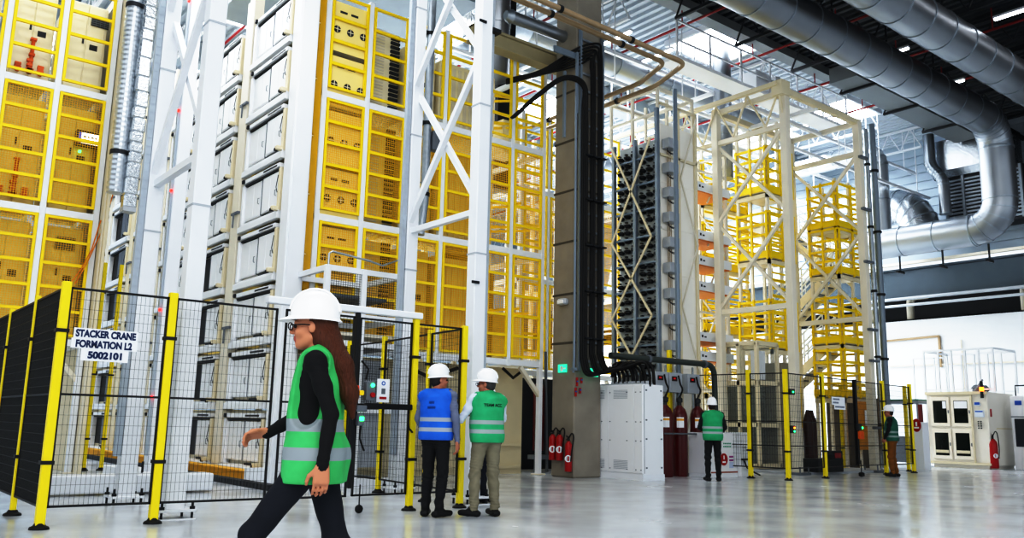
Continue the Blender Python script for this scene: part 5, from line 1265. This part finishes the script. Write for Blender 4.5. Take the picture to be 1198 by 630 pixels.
    for s in (0,1,-1): b.path([( .131*.99*math.cos(q), s*.03*(1+.2*math.sin(q)), .03+.124*math.sin(q)) for q in [.1+i*(PI-.2)/10 for i in range(11)]], .006, 6)
    rr = b.build('ridge', HELM, None, True); rr.parent = hm
    # vest
    vb = S.get('vest')
    if vb:
        tp = [(p[:1]+((p[1],) + (tuple(np.array(p[2])+.0),) + p[3:] if p[0] == 'e' else p[1:])) for p in torso]
        tp += [('e', np.array(l_[0])+np.array([-.05,0,.02]), (.09,.095,.11), None, .03, 'v') for l_ in J['leg']] + [('e', np.array(l_[0])+np.array([.0,0,-.02]), (.105,.1,.12), None, .03, 'v') for l_ in J['leg']]
        tp.append(('e', T(1.1,.01), (.135*tw,.175*tw,.3), None, .04, 'v'))
        if vb.get('flare'): tp.append(('c', T(.93,.0,-.04), T(.93,.0,.04), .145*tw, .145*tw, .05, 'v')); tp.append(('c', T(.78,.0,-.05), T(.78,.0,.05), .155*tw, .155*tw, .05, 'v'))
        hv = .008; F, lo = field(tp, hv, .06); F = F-vb.get('off', .024)
        ax = [lo[i]+hv*np.arange(F.shape[i]) for i in range(3)]; P = np.stack(np.meshgrid(*ax, indexing='ij'), -1)
        F = np.maximum(F, vb['hem']-P[...,2])
        nk = T(1.5,.02); F = np.maximum(F, -sd_cone(P, nk+np.array([0,0,-.03]), nk+np.array([0,0,.3]), .085, .12))
        F = np.maximum(F, -sd_cone(P, T(1.47,.12), T(vb.get('vneck', 1.25),.2), .07, .03))
        if vb.get('open'): F = np.maximum(F, -sd_cone(P, T(1.45,.16), T(.6,.17), .05, .09))
        for s in range(2):
            a = np.array(sh[s]); sg = 1 if s == 0 else -1; e = np.array(J['arm'][s][0]); dr = nrm(e-a)
            if vb.get('low'): F = np.maximum(F, -sd_cone(P, a+np.array([.06,sg*.03,-.02]), a+np.array([.05,sg*.02,-.24]), .095, .10))
            F = np.maximum(F, -sd_cone(P, a+np.array([0,sg*.055,.06]), a+dr*.16*vb.get('hole',1)+np.array([vb.get('hx',0),sg*.075,0]), .085*vb.get('hole',1), .075*vb.get('hole',1)))
        F = np.pad(F, 1, constant_values=.1); V, Q = surfnet(F.astype(np.float32), lo-hv, hv); V = relax(V, Q, 3)
        ang = np.arctan2(V[:,1], V[:,0]); V[:,:2] *= (1+.012*np.sin(ang*7+V[:,2]*9)*np.clip((1.35-V[:,2])*2,0,1))[:,None]
        vo = np_mesh('safety_vest', V, Q, [vb['mat']], np.zeros(len(Q)), t)
        if vb.get('trim'):
            pass
        for (s_, sz, z, bold) in vb.get('text', []):
            o = text(s_, sz, vb['ink'], t, Matrix(((0,0,-1,0),(-1,0,0,0),(0,1,0,0),(0,0,0,1))), 'vest_lettering', 1.0, bold)
            o.parent = vo; me = o.data; me.transform(Matrix.Translation(t.location))  # undo offset taken for parent
            for v in me.vertices:
                z0 = z+v.co.z; y0 = v.co.y
                m = V[(np.abs(V[:,2]-z0) < .012) & (np.abs(V[:,1]-y0) < .014) & (V[:,0] < .05)]
                x0 = m[:,0].min() if len(m) else -.14
                v.co = (x0-.004+(v.co.x*0), y0, z0)
    for f in S.get('extra', []): f(t, H, R)
    return t
def stance(w=.1, hip=.93, knee=.50, ank=.085, l=(0,0), r=(0,0), lt=0., rt=0., lk=.03, rk=.03):
    """two standing legs; l/r ankle offsets, lt/rt toe-out angles"""
    out = []
    for sg, (ox, oy), a, kx in ((1,l,lt,lk),(-1,r,rt,rk)):
        y = sg*w; an = (ox-.02, y+oy, ank); out.append(((0,sg*.085,hip), (ox*.5+kx, y*.95+oy*.5, knee), an, (an[0]+.19*math.cos(a), an[1]+.19*math.sin(a), .04)))
    return out
BLACKCL = mat('cloth_black', '17181c', .85, 0, .2, 7, bump=.3); NAVYCL = mat('cloth_navy', '1f2430', .85, 0, .25, 7, bump=.3); KHAKI = mat('cloth_khaki', '8d8876', .9, 0, .22, 8, bump=.5)
GREYCL = mat('cloth_grey', '7b8296', .9, 0, .15, 9, bump=.4); WHITECL = mat('cloth_white', 'd3dae6', .9, 0, .1, 9, bump=.4); OCHRE = mat('cloth_ochre', '8a5a22', .9, 0, .2, 8, bump=.4); BLACKT = mat('cloth_charcoal', '1c1e22', .85, 0, .2, 7, bump=.3)
SHOE = mat('shoe_black', '131417', .6, 0, .15, 8); LIP = mat('lip_tone', 'a85f55', .5, 0, .05, 9)
HBRN = mat('hair_brown', '5e3219', .5, 0, .5, 30, bump=.6, stretch=(6,6,.6)); HDRK = mat('hair_dark', '2c2320', .6, 0, .3, 30, bump=.5); HGRY = mat('hair_grey', '4c4a4a', .6, 0, .3, 30, bump=.5)
REFL = 'b9bfc6'
FW = math.atan2(.780, .625)     # world heading of the camera's view
# woman walking, seen from her left side
vw = banded('vest_green_bright', '52bd76', '9aa3a8', [(.905,.968),(1.045,1.108)])
def wext(t, H, R): pass
W = dict(pos=tuple(G(355,757)), face=FW+PI/2+.06, label='walking woman in white helmet, green vest and black top with long brown hair', h=.0068, fold=.4, tw=.88, lean=(.0,0,0), aw=.82, lw=.9, hs=.92, sleeve=1.0, waist=.95,
  skin=SKIN, top=BLACKCL, pants=NAVYCL, shoe=SHOE, lip=LIP, hair=HBRN, glasses=True, hyaw=.05, hpitch=.03, htilt=-.06,
  J=dict(sh=[(.0,.165,1.395),(.05,-.165,1.395)], head=(.05,0,1.585),
    leg=[((.01,.08,.90),(.27,.085,.54),(.40,.09,.105),(.58,.10,.085)), ((-.01,-.08,.90),(-.12,-.085,.49),(-.46,-.09,.22),(-.36,-.09,.07))],
    arm=[((-.10,.215,1.13),(-.075,.235,.885),(.02,.0,-1),(.35,-.95,0),-1,.45),((.14,-.22,1.12),(.29,-.20,1.03),(1,.1,-.1),(0,.6,-1),1,.75)]),
  hair_chain=[((.01,.0,1.62),(-.03,.0,1.50),.075,.075),((-.03,.03,1.52),(-.115,.05,1.38),.07,.062),((-.115,.05,1.38),(-.165,.055,1.24),.060,.045),((-.165,.055,1.24),(-.185,.055,1.12),.045,.016),((-.03,-.02,1.5),(-.12,-.01,1.34),.06,.04)],
  vest=dict(mat=vw, hem=.79, off=.022, hole=1.2, hx=.055, low=True, vneck=1.0, flare=True))
person(W)
# man in blue vest, back turned
vb_ = banded('vest_blue', '2474d6', 'a9b2bd', [(1.00,1.05),(1.12,1.17)])
person(dict(pos=tuple(G(507,605)), face=FW-.35, label='man in blue vest and grey sleeves seen from behind beside a yellow post', h=.008, tw=1.13, waist=.90, skin=SKIN2, top=GREYCL, pants=BLACKT, shoe=SHOE, lip=LIP, hair=HDRK, hyaw=-.75,
  J=dict(sh=[(0,.185,1.43),(0,-.185,1.43)], head=(.03,0,1.625), leg=stance(.115, l=(.02,.0), r=(-.05,.02), lt=.35, rt=-.45),
    arm=[((.02,.26,1.15),(.16,.22,.96),(.5,-.3,-.9),(0,-1,0),1,.4),((-.03,-.265,1.14),(.03,-.27,.885),(.15,.0,-1),(0,1,0),1,.5)]),
  vest=dict(mat=vb_, hem=.90, off=.024, text=[('lIllIlI',.045,1.345,.0),('lIlIIlIllI',.045,1.285,.0)], ink=INK)))
# man in green vest, arms crossed
vg = banded('vest_green', '38b280', 'a9b4b4', [(.99,1.04),(1.10,1.15)])
person(dict(pos=tuple(G(567,605)), face=FW+.5, label='man in green vest with arms crossed and khaki cargo trousers, talking beside the white tower', h=.008, tw=1.14, waist=.90, skin=SKIN2, top=WHITECL, pants=KHAKI, shoe=SHOE, lip=LIP, hair=HGRY, glasses=True, hyaw=.85, lw=1.05,
  J=dict(sh=[(0,.185,1.40),(0,-.185,1.40)], head=(.025,.01,1.59), leg=stance(.12, l=(.02,.03), r=(.03,-.02), lt=.75, rt=-.1),
    arm=[((.06,.33,1.15),(.22,.20,1.25),(.5,-.8,.3),(-1,0,-.2),1,.6),((.10,-.275,1.17),(.26,-.03,1.17),(.0,1,.2),(-1,0,0),-1,.5)]),
  vest=dict(mat=vg, hem=.88, off=.024, text=[('TEAM ACC',.05,1.33,.001)], ink=INK)))
# fifth worker, mostly hidden behind him
person(dict(pos=tuple(G(570,589)), face=FW+.6, label='worker in dark trousers mostly hidden behind the man in green vest', h=.011, tw=.93, waist=.92, skin=SKIN2, top=NAVYCL, pants=NAVYCL, shoe=SHOE, lip=LIP, hair=HDRK,
  J=dict(sh=[(0,.16,1.28),(0,-.16,1.28)], head=(.05,0,1.44), leg=stance(.09, hip=.86, knee=.47), arm=[((.05,.21,1.04),(.17,.12,.96),(.6,-.6,-.3),(0,0,1),1,.5),((.05,-.21,1.04),(.17,-.12,.96),(.6,.6,-.3),(0,0,1),-1,.5)])))
# man by the gas cylinders
vd = banded('vest_green_far', '30a878', 'a9b4b4', [(1.0,1.05),(1.11,1.16)])
person(dict(pos=tuple(G(835,563.5)), face=FW-.05, label='man in green vest and black clothes with back turned at the gas cylinders', h=.0105, tw=1.12, waist=.88, skin=SKIN2, top=BLACKT, pants=BLACKT, shoe=SHOE, lip=LIP, hair=HDRK, hyaw=.1,
  J=dict(sh=[(0,.185,1.41),(0,-.185,1.41)], head=(.05,0,1.60), leg=stance(.11, l=(0,.01), r=(.02,-.0), lt=.15, rt=-.15),
    arm=[((.08,.27,1.14),(.27,.20,1.08),(1,-.3,.1),(0,-1,0),1,.6),((.02,-.27,1.14),(.2,-.22,1.02),(1,.3,0),(0,1,0),-1,.6)]),
  vest=dict(mat=vd, hem=.86, off=.024)))
# man with brown trousers at the hoist fence
ve = banded('vest_green_dim', '226a58', '8fa09c', [(.99,1.04),(1.10,1.15)])
pm = G(1046,558.3)
person(dict(pos=tuple(pm), face=FW+1.05, label='man in brown trousers and dark green vest standing at the hoist fence', h=.0105, tw=1.1, waist=.93, skin=SKIN2, top=BLACKT, pants=OCHRE, shoe=SHOE, lip=LIP, hair=HDRK, hyaw=.3,
  J=dict(sh=[(0,.185,1.43),(0,-.185,1.43)], head=(.045,0,1.625), leg=stance(.105, l=(.03,0), r=(-.04,0), lt=.2, rt=-.3),
    arm=[((.05,.26,1.16),(.15,.2,.96),(.4,-.4,-.8),(0,-1,0),1,.5),((-.08,-.265,1.16),(.05,-.24,.95),(.6,.3,-.7),(0,1,0),-1,.6)]),
  vest=dict(mat=ve, hem=.90, off=.024)))
# ================================================================= CAMERA, LIGHT
cam = bpy.data.cameras.new('camera'); co = bpy.data.objects.new('camera', cam); COL.objects.link(co)
cam.sensor_width = 36; cam.lens = 36*FPX/1198; cam.clip_end = 300; cam.clip_start = .05
r = RC @ np.array([1,0,0]); u = RC @ np.array([0,-1,0]); f = RC @ np.array([0,0,-1])
co.matrix_world = Matrix(((r[0],u[0],f[0],0),(r[1],u[1],f[1],0),(r[2],u[2],f[2],CAMH),(0,0,0,1)))
bpy.context.scene.camera = co
def area(loc, size, power, color=(1,1,1), rot=(0,0,0)):
    l = bpy.data.lights.new('area', 'AREA'); l.shape = 'RECTANGLE'; l.size, l.size_y = size; l.energy = power; l.color = color
    o = bpy.data.objects.new('area_light', l); COL.objects.link(o); o.location = loc; o.rotation_euler = rot; return o
area((6,9,13.6), (14,5), 1000, (.97,.985,1))
area((24,24,12.9), (24,9), 4400, (.93,.97,1))
area((30,38,7), (26,9), 3400, (.93,.97,1), (math.radians(-75),0,0))
area((4.6,24,12.9), (3,18), 800, (.95,.98,1))
area((4.9,12.2,9.5), (2.2,2.0), 60, (.97,.985,1), (math.radians(35),0,0))
area((26,5,13.5), (14,4), 300, (.98,.99,1))
area((-2,-4,9), (12,8), 1000, (1,.99,.97), (math.radians(38), 0, math.radians(-30)))
w = bpy.data.worlds.new('world'); w.use_nodes = True; bg = w.node_tree.nodes['Background']; bg.inputs[0].default_value = (.86,.93,1,1); bg.inputs[1].default_value = 1.1
bpy.context.scene.world = w
sc = bpy.context.scene
sc.view_settings.view_transform = 'Standard'; sc.view_settings.look = 'None'; sc.view_settings.exposure = -0.07; sc.view_settings.gamma = 1.0
vs_ = sc.view_settings; vs_.use_curve_mapping = True; cm_ = vs_.curve_mapping; c_ = cm_.curves[3]
for p_ in ((.12,.055),(.35,.33),(.62,.74),(.82,.94)): c_.points.new(*p_)
cm_.update()
try:
    sc.cycles.use_denoising = True; sc.cycles.max_bounces = 7; sc.cycles.diffuse_bounces = 3; sc.cycles.glossy_bounces = 3; sc.cycles.transparent_max_bounces = 12; sc.cycles.sample_clamp_indirect = 6
except Exception: pass
